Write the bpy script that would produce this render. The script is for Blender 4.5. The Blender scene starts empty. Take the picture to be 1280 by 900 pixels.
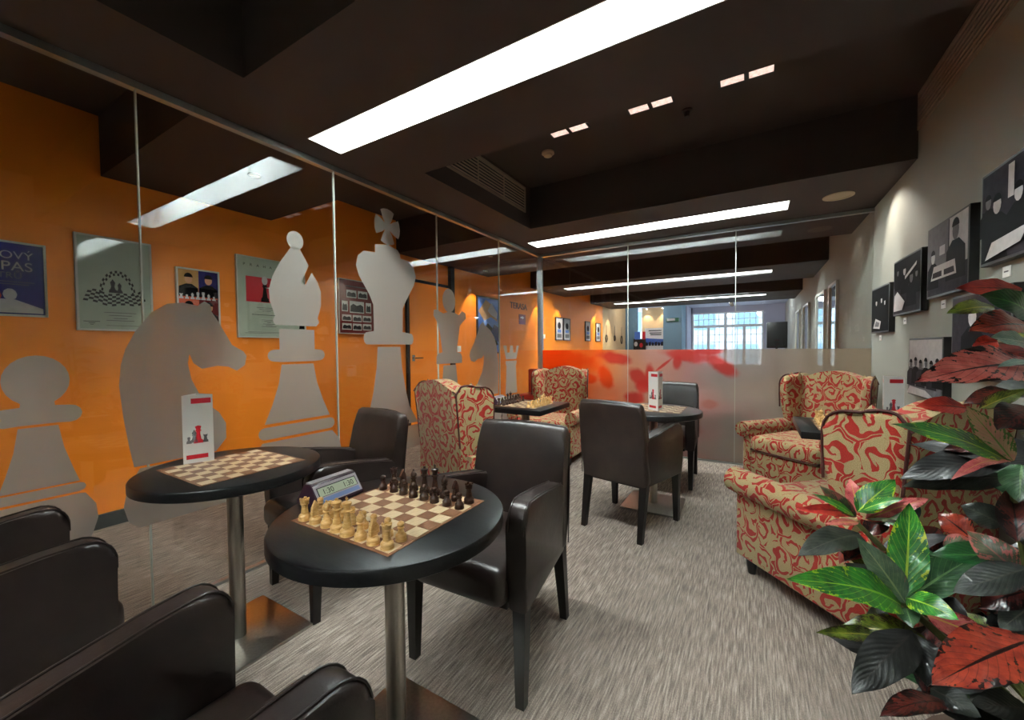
import bpy, bmesh, math, random
from mathutils import Vector, Matrix
random.seed(7)
PI = math.pi
scene = bpy.context.scene
COL = scene.collection

# ------------------------------------------------------------------ camera
cam_d = bpy.data.cameras.new('camera')
cam_d.sensor_width = 36.0
cam_d.lens = 502.16 / 1280 * 36
cam_d.clip_start = 0.02
cam_d.clip_end = 100
cam_o = bpy.data.objects.new('camera', cam_d)
COL.objects.link(cam_o)
_R = Vector((0.85771, 0.51406, -0.00878)); _U = Vector((-0.00764, 0.02983, 0.99953)); _F = Vector((-0.51408, 0.85724, -0.02951))
cam_o.matrix_world = Matrix(((_R.x, _U.x, -_F.x, 0), (_R.y, _U.y, -_F.y, 0), (_R.z, _U.z, -_F.z, 1.22), (0, 0, 0, 1)))
scene.camera = cam_o

# ------------------------------------------------------------------ world, exposure
w = bpy.data.worlds.new('daylight'); scene.world = w
w.use_nodes = True
w.node_tree.nodes['Background'].inputs[0].default_value = (0.72, 0.86, 1.0, 1)
w.node_tree.nodes['Background'].inputs[1].default_value = 2.2
scene.view_settings.view_transform = 'Standard'
scene.view_settings.look = 'None'
scene.view_settings.gamma = 1
scene.view_settings.use_curve_mapping = False
scene.view_settings.exposure = 1.45
TUBE_E = 78.0        # fluorescent tubes in the ceiling slots
SPOT_W = 45.0        # wall washers and the added corridor fill

# ------------------------------------------------------------------ materials
MATS = {}
def nt_new(name):
    m = bpy.data.materials.new(name); m.use_nodes = True
    t = m.node_tree; b = t.nodes['Principled BSDF']
    MATS[name] = m
    return m, t, b
def N(t, kind, **kw):
    n = t.nodes.new(kind)
    for k, v in kw.items():
        if k == 'ins':
            for i, val in v.items(): n.inputs[i].default_value = val
        else: setattr(n, k, v)
    return n
def mth(t, op, a, b=None, c=None):
    n = t.nodes.new('ShaderNodeMath'); n.operation = op
    for i, v in enumerate((a, b, c)):
        if v is None: continue
        if isinstance(v, (int, float)): n.inputs[i].default_value = v
        else: t.links.new(v, n.inputs[i])
    return n.outputs[0]
def mixc(t, fac, a, b):
    n = t.nodes.new('ShaderNodeMix'); n.data_type = 'RGBA'
    for s, v in ((n.inputs[0], fac), (n.inputs[6], a), (n.inputs[7], b)):
        if isinstance(v, (int, float)): s.default_value = v
        elif isinstance(v, tuple): s.default_value = v + (1,) if len(v) == 3 else v
        else: t.links.new(v, s)
    return n.outputs[2]
def ramp(t, fac, stops):
    n = t.nodes.new('ShaderNodeValToRGB'); e = n.color_ramp.elements
    while len(e) < len(stops): e.new(0.5)
    for i, (p, c) in enumerate(stops):
        e[i].position = p; e[i].color = tuple(c) + (1,)
    t.links.new(fac, n.inputs[0]); return n.outputs[0]
def srgb(r, g, b):
    f = lambda c: (c / 255 / 12.92) if c / 255 <= .04045 else ((c / 255 + .055) / 1.055) ** 2.4
    return (f(r), f(g), f(b))
def noise(t, vec, scale, detail=3, rough=.5, dim='3D'):
    n = N(t, 'ShaderNodeTexNoise', noise_dimensions=dim, ins={'Scale': scale, 'Detail': detail, 'Roughness': rough})
    if vec is not None: t.links.new(vec, n.inputs['Vector'])
    return n.outputs['Fac']
def bump(t, b, height, strength, dist=.01):
    n = N(t, 'ShaderNodeBump', ins={'Strength': strength, 'Distance': dist})
    t.links.new(height, n.inputs['Height']); t.links.new(n.outputs[0], b.inputs['Normal'])
def coords(t, kind='Object', scale=None):
    c = t.nodes.new('ShaderNodeTexCoord').outputs[kind]
    if scale:
        m = N(t, 'ShaderNodeMapping'); m.inputs['Scale'].default_value = scale
        t.links.new(c, m.inputs[0]); return m.outputs[0]
    return c
def plain(name, col, rough=.5, metal=0.0, spec=.5, var=.0, vscale=6, bmp=0, bscale=80, coat=0):
    m, t, b = nt_new(name)
    b.inputs['Base Color'].default_value = tuple(col) + (1,)
    b.inputs['Roughness'].default_value = rough; b.inputs['Metallic'].default_value = metal
    b.inputs['Specular IOR Level'].default_value = spec
    b.inputs['Coat Weight'].default_value = coat
    co = coords(t)
    if var:
        f = noise(t, co, vscale)
        t.links.new(mixc(t, f, tuple(c * (1 - var) for c in col), tuple(min(1, c * (1 + var)) for c in col)), b.inputs['Base Color'])
    if bmp: bump(t, b, noise(t, co, bscale), bmp, .004)
    return m
def emit(name, col, strength):
    m, t, b = nt_new(name)
    b.inputs['Base Color'].default_value = (0.8, 0.8, 0.8, 1)
    b.inputs['Emission Color'].default_value = tuple(col) + (1,)
    b.inputs['Emission Strength'].default_value = strength
    return m

plain('ceiling_paint', srgb(66, 54, 48), .75, var=.06, vscale=3)
plain('wall_grey', srgb(150, 150, 140), .8, var=.05, vscale=2, bmp=.05, bscale=220)
plain('wall_orange', srgb(244, 134, 12), .55, var=.05, vscale=1.5, bmp=.04, bscale=200)
plain('wall_cream', srgb(196, 164, 120), .7, var=.05, vscale=2)
plain('wall_blue', srgb(110, 140, 158), .7, var=.05, vscale=2)
plain('wall_lilac', srgb(176, 178, 196), .7, var=.05, vscale=2)
plain('white_paint', srgb(232, 235, 233), .45)
plain('slot_white', srgb(236, 240, 240), .5)
plain('grille', srgb(150, 130, 112), .5, var=.1)
plain('grille_dark', srgb(22, 20, 18), .7)
plain('aluminium', srgb(178, 184, 184), .32, metal=.85, var=.05)
plain('chrome', srgb(205, 205, 205), .15, metal=1)
plain('seal', srgb(196, 200, 188), .4)
plain('baseboard', srgb(62, 66, 66), .6, var=.1)
plain('black_plastic', srgb(20, 20, 22), .4)
plain('dark_metal', srgb(52, 44, 42), .4, metal=.6)
plain('black_frame', srgb(22, 20, 20), .4, var=.1)
plain('light_frame', srgb(206, 205, 196), .35)
plain('black_wood', srgb(20, 17, 16), .38, var=.3, vscale=30)
plain('beige_plastic', srgb(190, 170, 140), .5)
plain('print_white', srgb(235, 233, 228), .35)
plain('print_red', srgb(196, 30, 44), .35)
plain('print_darkred', srgb(140, 22, 30), .35)
plain('print_black', srgb(14, 13, 14), .7, spec=.08, var=.5, vscale=30)
plain('print_grey', srgb(110, 106, 108), .7, spec=.08, var=.35, vscale=26)
plain('print_mid', srgb(46, 42, 47), .7, spec=.08, var=.6, vscale=26)
plain('print_light', srgb(196, 191, 189), .6, spec=.1, var=.2, vscale=30)
plain('print_green', srgb(176, 188, 170), .05, var=.12, vscale=9)
plain('print_navy', srgb(38, 36, 104), .15, var=.25, vscale=8)
plain('print_skin', srgb(196, 140, 100), .3)
plain('print_ochre', srgb(180, 130, 60), .3)
plain('print_coral', srgb(214, 96, 64), .25)
plain('print_maroon', srgb(110, 44, 44), .2, var=.15)
plain('print_blue', srgb(70, 110, 190), .3, var=.2, vscale=12)
plain('lettering', srgb(66, 34, 16), .5)
plain('sign_maroon', srgb(120, 22, 48), .4)
plain('exit_green', srgb(66, 110, 84), .4)
plain('red_vinyl', srgb(150, 34, 36), .45, var=.12)
plain('table_wood', srgb(170, 112, 60), .45, var=.15, vscale=14)
plain('clock_body', srgb(60, 36, 52), .3, var=.08)
plain('clock_top', srgb(176, 166, 172), .35)
plain('clock_lcd', srgb(196, 206, 178), .25)
plain('clock_blue', srgb(120, 140, 190), .35)
plain('terracotta', srgb(88, 66, 54), .7, var=.15)
plain('soil', srgb(40, 28, 20), .9, var=.4, vscale=40, bmp=.6, bscale=60)
plain('stem', srgb(86, 92, 44), .6, var=.3, vscale=30)
plain('piping', srgb(72, 26, 20), .7)
plain('ext_wall', srgb(170, 176, 186), .8, var=.3, vscale=4)
emit('tube_glow', (0.93, 1.0, 0.98), TUBE_E)
emit('spot_glow', (1.0, 0.82, 0.62), 8)

def mat_crystal():
    m, t, b = nt_new('lamp_crystal')
    f = noise(t, coords(t), 45, 5, .7)
    c = ramp(t, f, [(.3, (.25, .12, .09)), (.5, (.9, .6, .5)), (.68, (1, .95, .9))])
    b.inputs['Roughness'].default_value = .2
    t.links.new(c, b.inputs['Emission Color']); b.inputs['Emission Strength'].default_value = .42
mat_crystal()

def mat_carpet():
    m, t, b = nt_new('carpet')
    a = noise(t, coords(t, 'Object', (150, 9, 1)), 1.0, 3, .6)
    d = noise(t, coords(t, 'Object', (380, 200, 1)), 1.0, 2, .6)
    e = noise(t, coords(t, 'Object', (2.2, .8, 1)), 1.0, 2, .5)
    h = mth(t, 'ADD', mth(t, 'MULTIPLY', a, .62), mth(t, 'ADD', mth(t, 'MULTIPLY', d, .33), mth(t, 'MULTIPLY', e, .1)))
    c = ramp(t, h, [(.36, srgb(84, 74, 68)), (.48, srgb(126, 114, 105)), (.56, srgb(152, 139, 128)), (.68, srgb(194, 180, 166))])
    t.links.new(c, b.inputs['Base Color']); b.inputs['Roughness'].default_value = .95
    b.inputs['Specular IOR Level'].default_value = .1
    bump(t, b, h, .5, .004)
mat_carpet()

def mat_leather():
    m, t, b = nt_new('leather')
    co = coords(t)
    f = noise(t, co, 7, 3)
    t.links.new(ramp(t, f, [(.3, srgb(30, 21, 19)), (.7, srgb(50, 38, 34))]), b.inputs['Base Color'])
    bump(t, b, noise(t, co, 55, 4, .65), .22, .0025)
    b.inputs['Specular IOR Level'].default_value = .6
    t.links.new(mth(t, 'ADD', mth(t, 'MULTIPLY', noise(t, co, 30, 3), .08), .30), b.inputs['Roughness'])
mat_leather()

def mat_oak(name, c1, c2, rough, axis=(3, 40, 40)):
    m, t, b = nt_new(name)
    co = coords(t, 'Object', axis)
    f = noise(t, co, 4, 6, .6)
    t.links.new(ramp(t, f, [(.35, c1), (.65, c2)]), b.inputs['Base Color'])
    b.inputs['Roughness'].default_value = rough
    b.inputs['Specular IOR Level'].default_value = .4
    bump(t, b, f, .12, .002)
mat_oak('black_oak', srgb(10, 10, 11), srgb(24, 23, 24), .3)
mat_oak('board_light', srgb(214, 186, 144), srgb(236, 216, 182), .35, (60, 6, 6))
mat_oak('board_dark', srgb(112, 70, 44), srgb(158, 108, 76), .35, (6, 90, 6))
mat_oak('boxwood', srgb(208, 158, 90), srgb(234, 192, 128), .3, (20, 20, 90))
mat_oak('ebony', srgb(40, 24, 17), srgb(78, 48, 34), .31, (20, 20, 90))

def mat_steel():
    m, t, b = nt_new('brushed_steel')
    f = noise(t, coords(t, 'Object', (90, 90, 2)), 1, 3)
    b.inputs['Metallic'].default_value = 1
    t.links.new(ramp(t, f, [(.3, srgb(172, 168, 160)), (.7, srgb(190, 186, 178))]), b.inputs['Base Color'])
    t.links.new(mth(t, 'ADD', mth(t, 'MULTIPLY', f, .08), .26), b.inputs['Roughness'])
    b.inputs['Anisotropic'].default_value = .4
mat_steel()

def mat_glass():
    m, t, b = nt_new('pane_glass')
    t.nodes.remove(b)
    g = t.nodes.new('ShaderNodeNewGeometry')
    d = N(t, 'ShaderNodeVectorMath', operation='DOT_PRODUCT')
    t.links.new(g.outputs['Normal'], d.inputs[0]); t.links.new(g.outputs['Incoming'], d.inputs[1])
    k = mth(t, 'SUBTRACT', 1.0, mth(t, 'ABSOLUTE', d.outputs['Value']))
    fr = mth(t, 'ADD', mth(t, 'MULTIPLY', mth(t, 'POWER', k, 5.0), .95), .05)
    tr = N(t, 'ShaderNodeBsdfTransparent'); tr.inputs[0].default_value = (.982, .99, .984, 1)
    gl = N(t, 'ShaderNodeBsdfGlossy'); gl.inputs['Roughness'].default_value = 0.0
    mx = t.nodes.new('ShaderNodeMixShader')
    t.links.new(fr, mx.inputs[0]); t.links.new(tr.outputs[0], mx.inputs[1]); t.links.new(gl.outputs[0], mx.inputs[2])
    t.links.new(mx.outputs[0], t.nodes['Material Output'].inputs[0])
mat_glass()

def film(name, colsock_fn, opaque, rough=.5):
    """frosted vinyl: part of the light scatters on it, part goes straight through"""
    m, t, b = nt_new(name); t.nodes.remove(b)
    c = colsock_fn(t)
    df = N(t, 'ShaderNodeBsdfDiffuse'); tl = N(t, 'ShaderNodeBsdfTranslucent'); tr = N(t, 'ShaderNodeBsdfTransparent')
    for n in (df, tl):
        if isinstance(c, tuple): n.inputs[0].default_value = c + (1,)
        else: t.links.new(c, n.inputs[0])
    if isinstance(c, tuple): tr.inputs[0].default_value = c + (1,)
    else: t.links.new(c, tr.inputs[0])
    a = t.nodes.new('ShaderNodeMixShader'); a.inputs[0].default_value = .45
    t.links.new(df.outputs[0], a.inputs[1]); t.links.new(tl.outputs[0], a.inputs[2])
    e = t.nodes.new('ShaderNodeMixShader'); e.inputs[0].default_value = opaque
    t.links.new(tr.outputs[0], e.inputs[1]); t.links.new(a.outputs[0], e.inputs[2])
    t.links.new(e.outputs[0], t.nodes['Material Output'].inputs[0])
film('frost', lambda t: srgb(186, 182, 174), .80)
def _printcol(t):
    co = coords(t, 'Object')
    s = N(t, 'ShaderNodeSeparateXYZ'); t.links.new(co, s.inputs[0])
    n1 = noise(t, coords(t, 'Object', (1.6, 1, 2.2)), 1.3, 1)
    f = mth(t, 'ADD', mth(t, 'MULTIPLY', mth(t, 'ADD', s.outputs[0], 2.387), 1 / 3.294), mth(t, 'MULTIPLY', mth(t, 'SUBTRACT', n1, .5), .35))
    col = ramp(t, f, [(.0, srgb(255, 100, 20)), (.17, srgb(255, 130, 60)), (.33, srgb(244, 176, 130)), (.52, srgb(226, 176, 168)), (.68, srgb(206, 192, 182)), (1, srgb(214, 196, 172))])
    hot = {'r': srgb(224, 66, 58), 'o': srgb(250, 84, 24), 'p': srgb(222, 150, 140)}
    wob = mth(t, 'MULTIPLY', mth(t, 'SUBTRACT', noise(t, co, 7, 2), .5), .9)
    for bx, bz, ba, bb, an, key in BLOBS:
        ca, sa = math.cos(math.radians(an)), math.sin(math.radians(an))
        dx = mth(t, 'SUBTRACT', s.outputs[0], bx); dz = mth(t, 'SUBTRACT', s.outputs[2], bz)
        p = mth(t, 'DIVIDE', mth(t, 'ADD', mth(t, 'MULTIPLY', dx, ca), mth(t, 'MULTIPLY', dz, sa)), ba)
        q = mth(t, 'DIVIDE', mth(t, 'SUBTRACT', mth(t, 'MULTIPLY', dz, ca), mth(t, 'MULTIPLY', dx, sa)), bb)
        dd = mth(t, 'ADD', mth(t, 'SQRT', mth(t, 'ADD', mth(t, 'MULTIPLY', p, p), mth(t, 'MULTIPLY', q, q))), wob)
        mr = N(t, 'ShaderNodeMapRange', interpolation_type='SMOOTHSTEP', ins={1: 1.35, 2: .65, 3: 0.0, 4: .92}); t.links.new(dd, mr.inputs[0])
        col = mixc(t, mr.outputs[0], col, hot[key])
    return col
BLOBS = [(-.29, 1.03, .17, .071, -35, 'r'), (-.61, 1.12, .222, .067, -8, 'r'), (-.42, 1.17, .145, .038, 0, 'r'), (-1.12, .87, .136, .079, -40, 'r'), (-1.0, .91, .053, .111, 0, 'r'), (-1.06, .77, .107, .074, 0, 'r'),
         (-1.4, 1.09, .181, .069, -10, 'r'), (-2.04, 1.09, .364, .113, -10, 'o'), (-1.51, .86, .079, .136, 20, 'o'), (-2.27, 1.06, .205, .189, 0, 'o'), (-.85, 1.02, .118, .016, 40, 'r'), (-1.74, .84, .103, .06, 0, 'o'),
         (-.71, 1.05, .05, .072, 0, 'r'), (-1.17, .63, .11, .076, 0, 'r'), (-.39, .61, .076, .051, 0, 'p'), (.1, .3, .14, .09, 20, 'r'), (-.6, .35, .14, .08, -20, 'p')]
film('print_film', _printcol, .66)

def mat_damask():
    m, t, b = nt_new('damask')
    uv = t.nodes.new('ShaderNodeUVMap').outputs[0]
    mp = N(t, 'ShaderNodeMapping'); mp.inputs['Scale'].default_value = (9.5, 8.0, 1); t.links.new(uv, mp.inputs[0])
    nz = N(t, 'ShaderNodeTexNoise', noise_dimensions='2D', ins={'Scale': 1.6, 'Detail': 1}); t.links.new(mp.outputs[0], nz.inputs['Vector'])
    sb = N(t, 'ShaderNodeVectorMath', operation='SUBTRACT'); t.links.new(nz.outputs['Color'], sb.inputs[0]); sb.inputs[1].default_value = (.5, .5, .5)
    sc = N(t, 'ShaderNodeVectorMath', operation='SCALE'); t.links.new(sb.outputs[0], sc.inputs[0]); sc.inputs['Scale'].default_value = .55
    ad = N(t, 'ShaderNodeVectorMath', operation='ADD'); t.links.new(mp.outputs[0], ad.inputs[0]); t.links.new(sc.outputs[0], ad.inputs[1])
    vo = N(t, 'ShaderNodeTexVoronoi', voronoi_dimensions='2D', feature='F1', ins={'Scale': 1.0, 'Randomness': .75}); t.links.new(ad.outputs[0], vo.inputs['Vector'])
    lo = N(t, 'ShaderNodeVectorMath', operation='SUBTRACT'); t.links.new(ad.outputs[0], lo.inputs[0]); t.links.new(vo.outputs['Position'], lo.inputs[1])
    s = N(t, 'ShaderNodeSeparateXYZ'); t.links.new(lo.outputs[0], s.inputs[0])
    cs = N(t, 'ShaderNodeSeparateColor'); t.links.new(vo.outputs['Color'], cs.inputs[0])
    ang = mth(t, 'ARCTAN2', s.outputs[1], s.outputs[0])
    sgn = mth(t, 'SUBTRACT', mth(t, 'MULTIPLY', mth(t, 'GREATER_THAN', cs.outputs[0], .5), 2), 1)
    r = vo.outputs['Distance']
    arg = mth(t, 'ADD', mth(t, 'MULTIPLY', ang, sgn), mth(t, 'ADD', mth(t, 'MULTIPLY', r, 15.0), mth(t, 'MULTIPLY', cs.outputs[1], 6.28)))
    sp = mth(t, 'SINE', arg)
    lob = mth(t, 'SINE', mth(t, 'ADD', mth(t, 'MULTIPLY', ang, 4), mth(t, 'MULTIPLY', r, 23)))
    thr = mth(t, 'ADD', mth(t, 'SUBTRACT', .62, mth(t, 'MULTIPLY', r, 1.1)), mth(t, 'MULTIPLY', lob, .36))
    msk = mth(t, 'GREATER_THAN', sp, thr)
    # thin gaps of ground between motifs
    v2 = N(t, 'ShaderNodeTexVoronoi', voronoi_dimensions='2D', feature='DISTANCE_TO_EDGE', ins={'Scale': 1.0, 'Randomness': .75}); t.links.new(ad.outputs[0], v2.inputs['Vector'])
    edge = mth(t, 'MULTIPLY', mth(t, 'LESS_THAN', v2.outputs['Distance'], .05), mth(t, 'GREATER_THAN', noise(t, ad.outputs[0], 1.3, 1, dim='2D'), .47))
    gap = mth(t, 'GREATER_THAN', v2.outputs['Distance'], .085)
    msk = mth(t, 'MAXIMUM', mth(t, 'MULTIPLY', msk, gap), edge)
    weave = noise(t, coords(t, 'UV', (420, 420, 1)), 1, 2)
    grd = ramp(t, weave, [(.3, srgb(132, 112, 74)), (.7, srgb(184, 166, 122))])
    red = ramp(t, weave, [(.3, srgb(126, 24, 18)), (.7, srgb(176, 42, 30))])
    t.links.new(mixc(t, msk, grd, red), b.inputs['Base Color'])
    b.inputs['Roughness'].default_value = .85; b.inputs['Sheen Weight'].default_value = .15
    b.inputs['Specular IOR Level'].default_value = .25
    bump(t, b, mth(t, 'ADD', mth(t, 'MULTIPLY', msk, .6), weave), .25, .003)
mat_damask()

def mat_leaf(name, c1, c2, vein, blotch=None, amount=.5, rough=.28):
    """UV: u along the leaf 0..1, v across -1..1"""
    m, t, b = nt_new(name)
    uv = t.nodes.new('ShaderNodeUVMap').outputs[0]
    s = N(t, 'ShaderNodeSeparateXYZ'); t.links.new(uv, s.inputs[0])
    u, v = s.outputs[0], s.outputs[1]
    av = mth(t, 'ABSOLUTE', v)
    ph = mth(t, 'SUBTRACT', mth(t, 'MULTIPLY', u, 70), mth(t, 'MULTIPLY', av, 22))
    wv = mth(t, 'SINE', ph)
    side = mth(t, 'GREATER_THAN', wv, .965)
    mid = mth(t, 'LESS_THAN', av, mth(t, 'MULTIPLY', mth(t, 'SUBTRACT', 1.15, u), .075))
    n1 = noise(t, coords(t), 38, 4, .65)
    col = ramp(t, n1, [(.35, c1), (.65, c2)])
    if blotch:
        n2 = noise(t, coords(t), 60, 3, .7)
        g = mth(t, 'ADD', mth(t, 'ADD', n2, mth(t, 'MULTIPLY', wv, .05)), mth(t, 'MULTIPLY', mth(t, 'SUBTRACT', av, .5), .25))
        col = mixc(t, mth(t, 'GREATER_THAN', g, 1 - amount), col, blotch)
    col = mixc(t, mth(t, 'MULTIPLY', side, .55), col, vein)
    col = mixc(t, mid, col, vein)
    t.links.new(col, b.inputs['Base Color'])
    b.inputs['Roughness'].default_value = rough
    b.inputs['Coat Weight'].default_value = .15
    bump(t, b, mth(t, 'ADD', mth(t, 'MULTIPLY', wv, .5), mth(t, 'MULTIPLY', mid, -1.2)), .08, .004)
mat_leaf('leaf_green', srgb(20, 80, 30), srgb(52, 140, 44), srgb(170, 196, 60), srgb(176, 190, 40), .34)
mat_leaf('leaf_deepgreen', srgb(12, 44, 22), srgb(26, 76, 34), srgb(70, 110, 50))
mat_leaf('leaf_dull', srgb(34, 66, 42), srgb(58, 96, 58), srgb(110, 140, 90))
mat_leaf('leaf_grey', srgb(58, 84, 66), srgb(96, 120, 92), srgb(140, 150, 110), srgb(120, 90, 80), .3)
mat_leaf('leaf_pale', srgb(110, 144, 130), srgb(156, 184, 170), srgb(186, 206, 190))
mat_leaf('leaf_olive', srgb(44, 62, 18), srgb(110, 124, 36), srgb(160, 150, 60), srgb(40, 30, 18), .42)
mat_leaf('leaf_pink', srgb(190, 70, 78), srgb(222, 128, 122), srgb(214, 170, 90), srgb(150, 40, 50), .38)
mat_leaf('leaf_pinkgreen', srgb(206, 140, 120), srgb(190, 170, 120), srgb(110, 150, 60), srgb(90, 130, 56), .42)
mat_leaf('leaf_speckle', srgb(66, 74, 56), srgb(110, 110, 84), srgb(150, 90, 80), srgb(186, 100, 92), .46)
mat_leaf('leaf_red', srgb(150, 30, 34), srgb(200, 66, 48), srgb(90, 20, 20), srgb(34, 16, 14), .3)
mat_leaf('leaf_redblack', srgb(196, 72, 66), srgb(232, 130, 118), srgb(60, 16, 18), srgb(24, 14, 14), .4)
mat_leaf('leaf_brick', srgb(120, 34, 26), srgb(172, 66, 42), srgb(40, 16, 14), srgb(30, 16, 14), .36)
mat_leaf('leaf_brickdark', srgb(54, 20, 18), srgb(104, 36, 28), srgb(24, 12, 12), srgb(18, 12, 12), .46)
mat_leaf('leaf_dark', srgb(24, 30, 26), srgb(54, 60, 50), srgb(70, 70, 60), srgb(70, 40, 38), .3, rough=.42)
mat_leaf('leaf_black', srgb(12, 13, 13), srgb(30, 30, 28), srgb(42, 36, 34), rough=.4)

# ------------------------------------------------------------------ mesh helpers
def M(name): return MATS[name]
class MB:
    def __init__(s): s.bm = bmesh.new(); s.uvl = None
    def poly(s, pts, mi=0):
        f = s.bm.faces.new([s.bm.verts.new(p) for p in pts]); f.material_index = mi; return f
    def box(s, c, d, mi=0, mat=None, bev=0, seg=2):
        r = bmesh.ops.create_cube(s.bm, size=1)
        vs = r['verts']
        for v in vs: v.co = Vector((v.co.x * d[0], v.co.y * d[1], v.co.z * d[2]))
        fs = {f for v in vs for f in v.link_faces}
        for f in fs: f.material_index = mi
        if bev:
            es = list({e for v in vs for e in v.link_edges})
            rr = bmesh.ops.bevel(s.bm, geom=es, offset=bev, segments=seg, profile=.5, affect='EDGES', clamp_overlap=True)
            vs = list({v for f in rr['faces'] for v in f.verts} | {v for v in vs if v.is_valid})
        for v in vs:
            v.co = (mat @ v.co if mat else v.co) + Vector(c)
        return vs
    def span(s, lo, hi, mi=0, bev=0, seg=2):
        lo, hi = Vector(lo), Vector(hi)
        return s.box((lo + hi) / 2, hi - lo, mi, None, bev, seg)
    def lathe(s, prof, n=20, c=(0, 0, 0), mi=0):
        rings = []
        c = Vector(c)
        for r, z in prof:
            if r < 1e-6: rings.append([s.bm.verts.new(c + Vector((0, 0, z)))])
            else: rings.append([s.bm.verts.new(c + Vector((r * math.cos(2 * PI * i / n), r * math.sin(2 * PI * i / n), z))) for i in range(n)])
        for a, b in zip(rings, rings[1:]):
            for i in range(n):
                j = (i + 1) % n
                if len(a) == 1 and len(b) == 1: continue
                if len(a) == 1: f = s.bm.faces.new((a[0], b[j], b[i]))
                elif len(b) == 1: f = s.bm.faces.new((a[i], a[j], b[0]))
                else: f = s.bm.faces.new((a[i], a[j], b[j], b[i]))
                f.material_index = mi
        for rg, fl in ((rings[0], True), (rings[-1], False)):
            if len(rg) > 1:
                f = s.bm.faces.new(list(reversed(rg)) if fl else rg); f.material_index = mi
    def tube(s, pts, r, n=8, mi=0, caps=True, closed=False):
        pts = [Vector(p) for p in pts]; k = len(pts)
        rs = r if isinstance(r, (list, tuple)) else [r] * k
        rings = []; up = Vector((0, 0, 1))
        prev = None
        for i, p in enumerate(pts):
            if closed: d = pts[(i + 1) % k] - pts[i - 1]
            else: d = pts[min(i + 1, k - 1)] - pts[max(i - 1, 0)]
            d.normalize()
            if prev is None:
                a = d.cross(up)
                if a.length < 1e-3: a = d.cross(Vector((1, 0, 0)))
            else:
                a = prev - d * prev.dot(d)
                if a.length < 1e-4: a = d.cross(up)
            a.normalize(); prev = a
            b = d.cross(a)
            rings.append([s.bm.verts.new(p + (a * math.cos(2 * PI * j / n) + b * math.sin(2 * PI * j / n)) * rs[i]) for j in range(n)])
        pairs = list(zip(rings, rings[1:]))
        if closed: pairs.append((rings[-1], rings[0]))
        for a, b in pairs:
            for j in range(n):
                f = s.bm.faces.new((a[j], a[(j + 1) % n], b[(j + 1) % n], b[j])); f.material_index = mi
        if caps and not closed:
            s.bm.faces.new(list(reversed(rings[0]))).material_index = mi
            s.bm.faces.new(rings[-1]).material_index = mi
    def prism(s, pts2, fn, t0, t1, mi=0, bev=0, seg=3):
        """pts2 outline, fn(a,b,t)->xyz, extruded from t0 to t1"""
        A = [s.bm.verts.new(fn(a, b, t0)) for a, b in pts2]
        B = [s.bm.verts.new(fn(a, b, t1)) for a, b in pts2]
        n = len(A); caps = [s.bm.faces.new(list(reversed(A))), s.bm.faces.new(B)]
        sides = [s.bm.faces.new((A[i], A[(i + 1) % n], B[(i + 1) % n], B[i])) for i in range(n)]
        for f in caps + sides: f.material_index = mi
        if bev:
            es = list({e for f in caps for e in f.edges})
            bmesh.ops.bevel(s.bm, geom=es, offset=bev, segments=seg, profile=.5, affect='EDGES', clamp_overlap=True)
        return A + B
    def boxuv(s):
        l = s.bm.loops.layers.uv.verify()
        for f in s.bm.faces:
            n = f.normal
            ax = max(range(3), key=lambda i: abs(n[i]))
            for lp in f.loops:
                c = lp.vert.co
                lp[l].uv = ((c.y, c.z), (c.x, c.z), (c.x, c.y))[ax]
    def build(s, name, mats, parent=None, smooth=40, loc=None, rz=0, uv=False, recalc=True):
        if recalc: bmesh.ops.recalc_face_normals(s.bm, faces=s.bm.faces)
        s.bm.normal_update()
        if uv: s.boxuv()
        me = bpy.data.meshes.new(name); s.bm.to_mesh(me); s.bm.free()
        for m in (mats if isinstance(mats, (list, tuple)) else [mats]): me.materials.append(M(m))
        if smooth:
            me.polygons.foreach_set('use_smooth', [True] * len(me.polygons))
            me.set_sharp_from_angle(angle=math.radians(smooth))
        return link(name, me, parent, loc, rz)
def link(name, me, parent=None, loc=None, rz=0):
    o = bpy.data.objects.new(name, me); COL.objects.link(o)
    if parent: o.parent = parent
    if loc: o.location = loc
    if rz: o.rotation_euler = (0, 0, rz)
    return o
def tag(o, label, cat, group=None):
    o['label'] = label; o['category'] = cat
    if group: o['group'] = group
    return o
def thing(name, label, cat, loc=(0, 0, 0), rz=0, group=None):
    o = bpy.data.objects.new(name, None); COL.objects.link(o)
    o.empty_display_size = .05
    o.location = loc; o.rotation_euler = (0, 0, rz)
    return tag(o, label, cat, group)
def struct(o): o['kind'] = 'structure'; return o
def copy_tree(root, loc, rz, label=None, group=None):
    kids = {}
    for o in list(COL.objects):
        if o.parent: kids.setdefault(o.parent.name, []).append(o)
    def rec(o, par):
        c = o.copy(); COL.objects.link(c); c.parent = par
        for k in kids.get(o.name, []): rec(k, c)
        return c
    r = rec(root, None); r.location = loc; r.rotation_euler = (0, 0, rz)
    if label: r['label'] = label
    if group: r['group'] = group
    return r
def text_mesh(txt, size, extrude=.001, align='LEFT'):
    c = bpy.data.curves.new('t', 'FONT'); c.body = txt; c.size = size; c.extrude = extrude; c.align_x = align
    o = bpy.data.objects.new('t', c); COL.objects.link(o)
    dg = bpy.context.evaluated_depsgraph_get(); dg.update()
    me = bpy.data.meshes.new_from_object(o.evaluated_get(dg))
    bpy.data.objects.remove(o); bpy.data.curves.remove(c)
    return me
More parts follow.
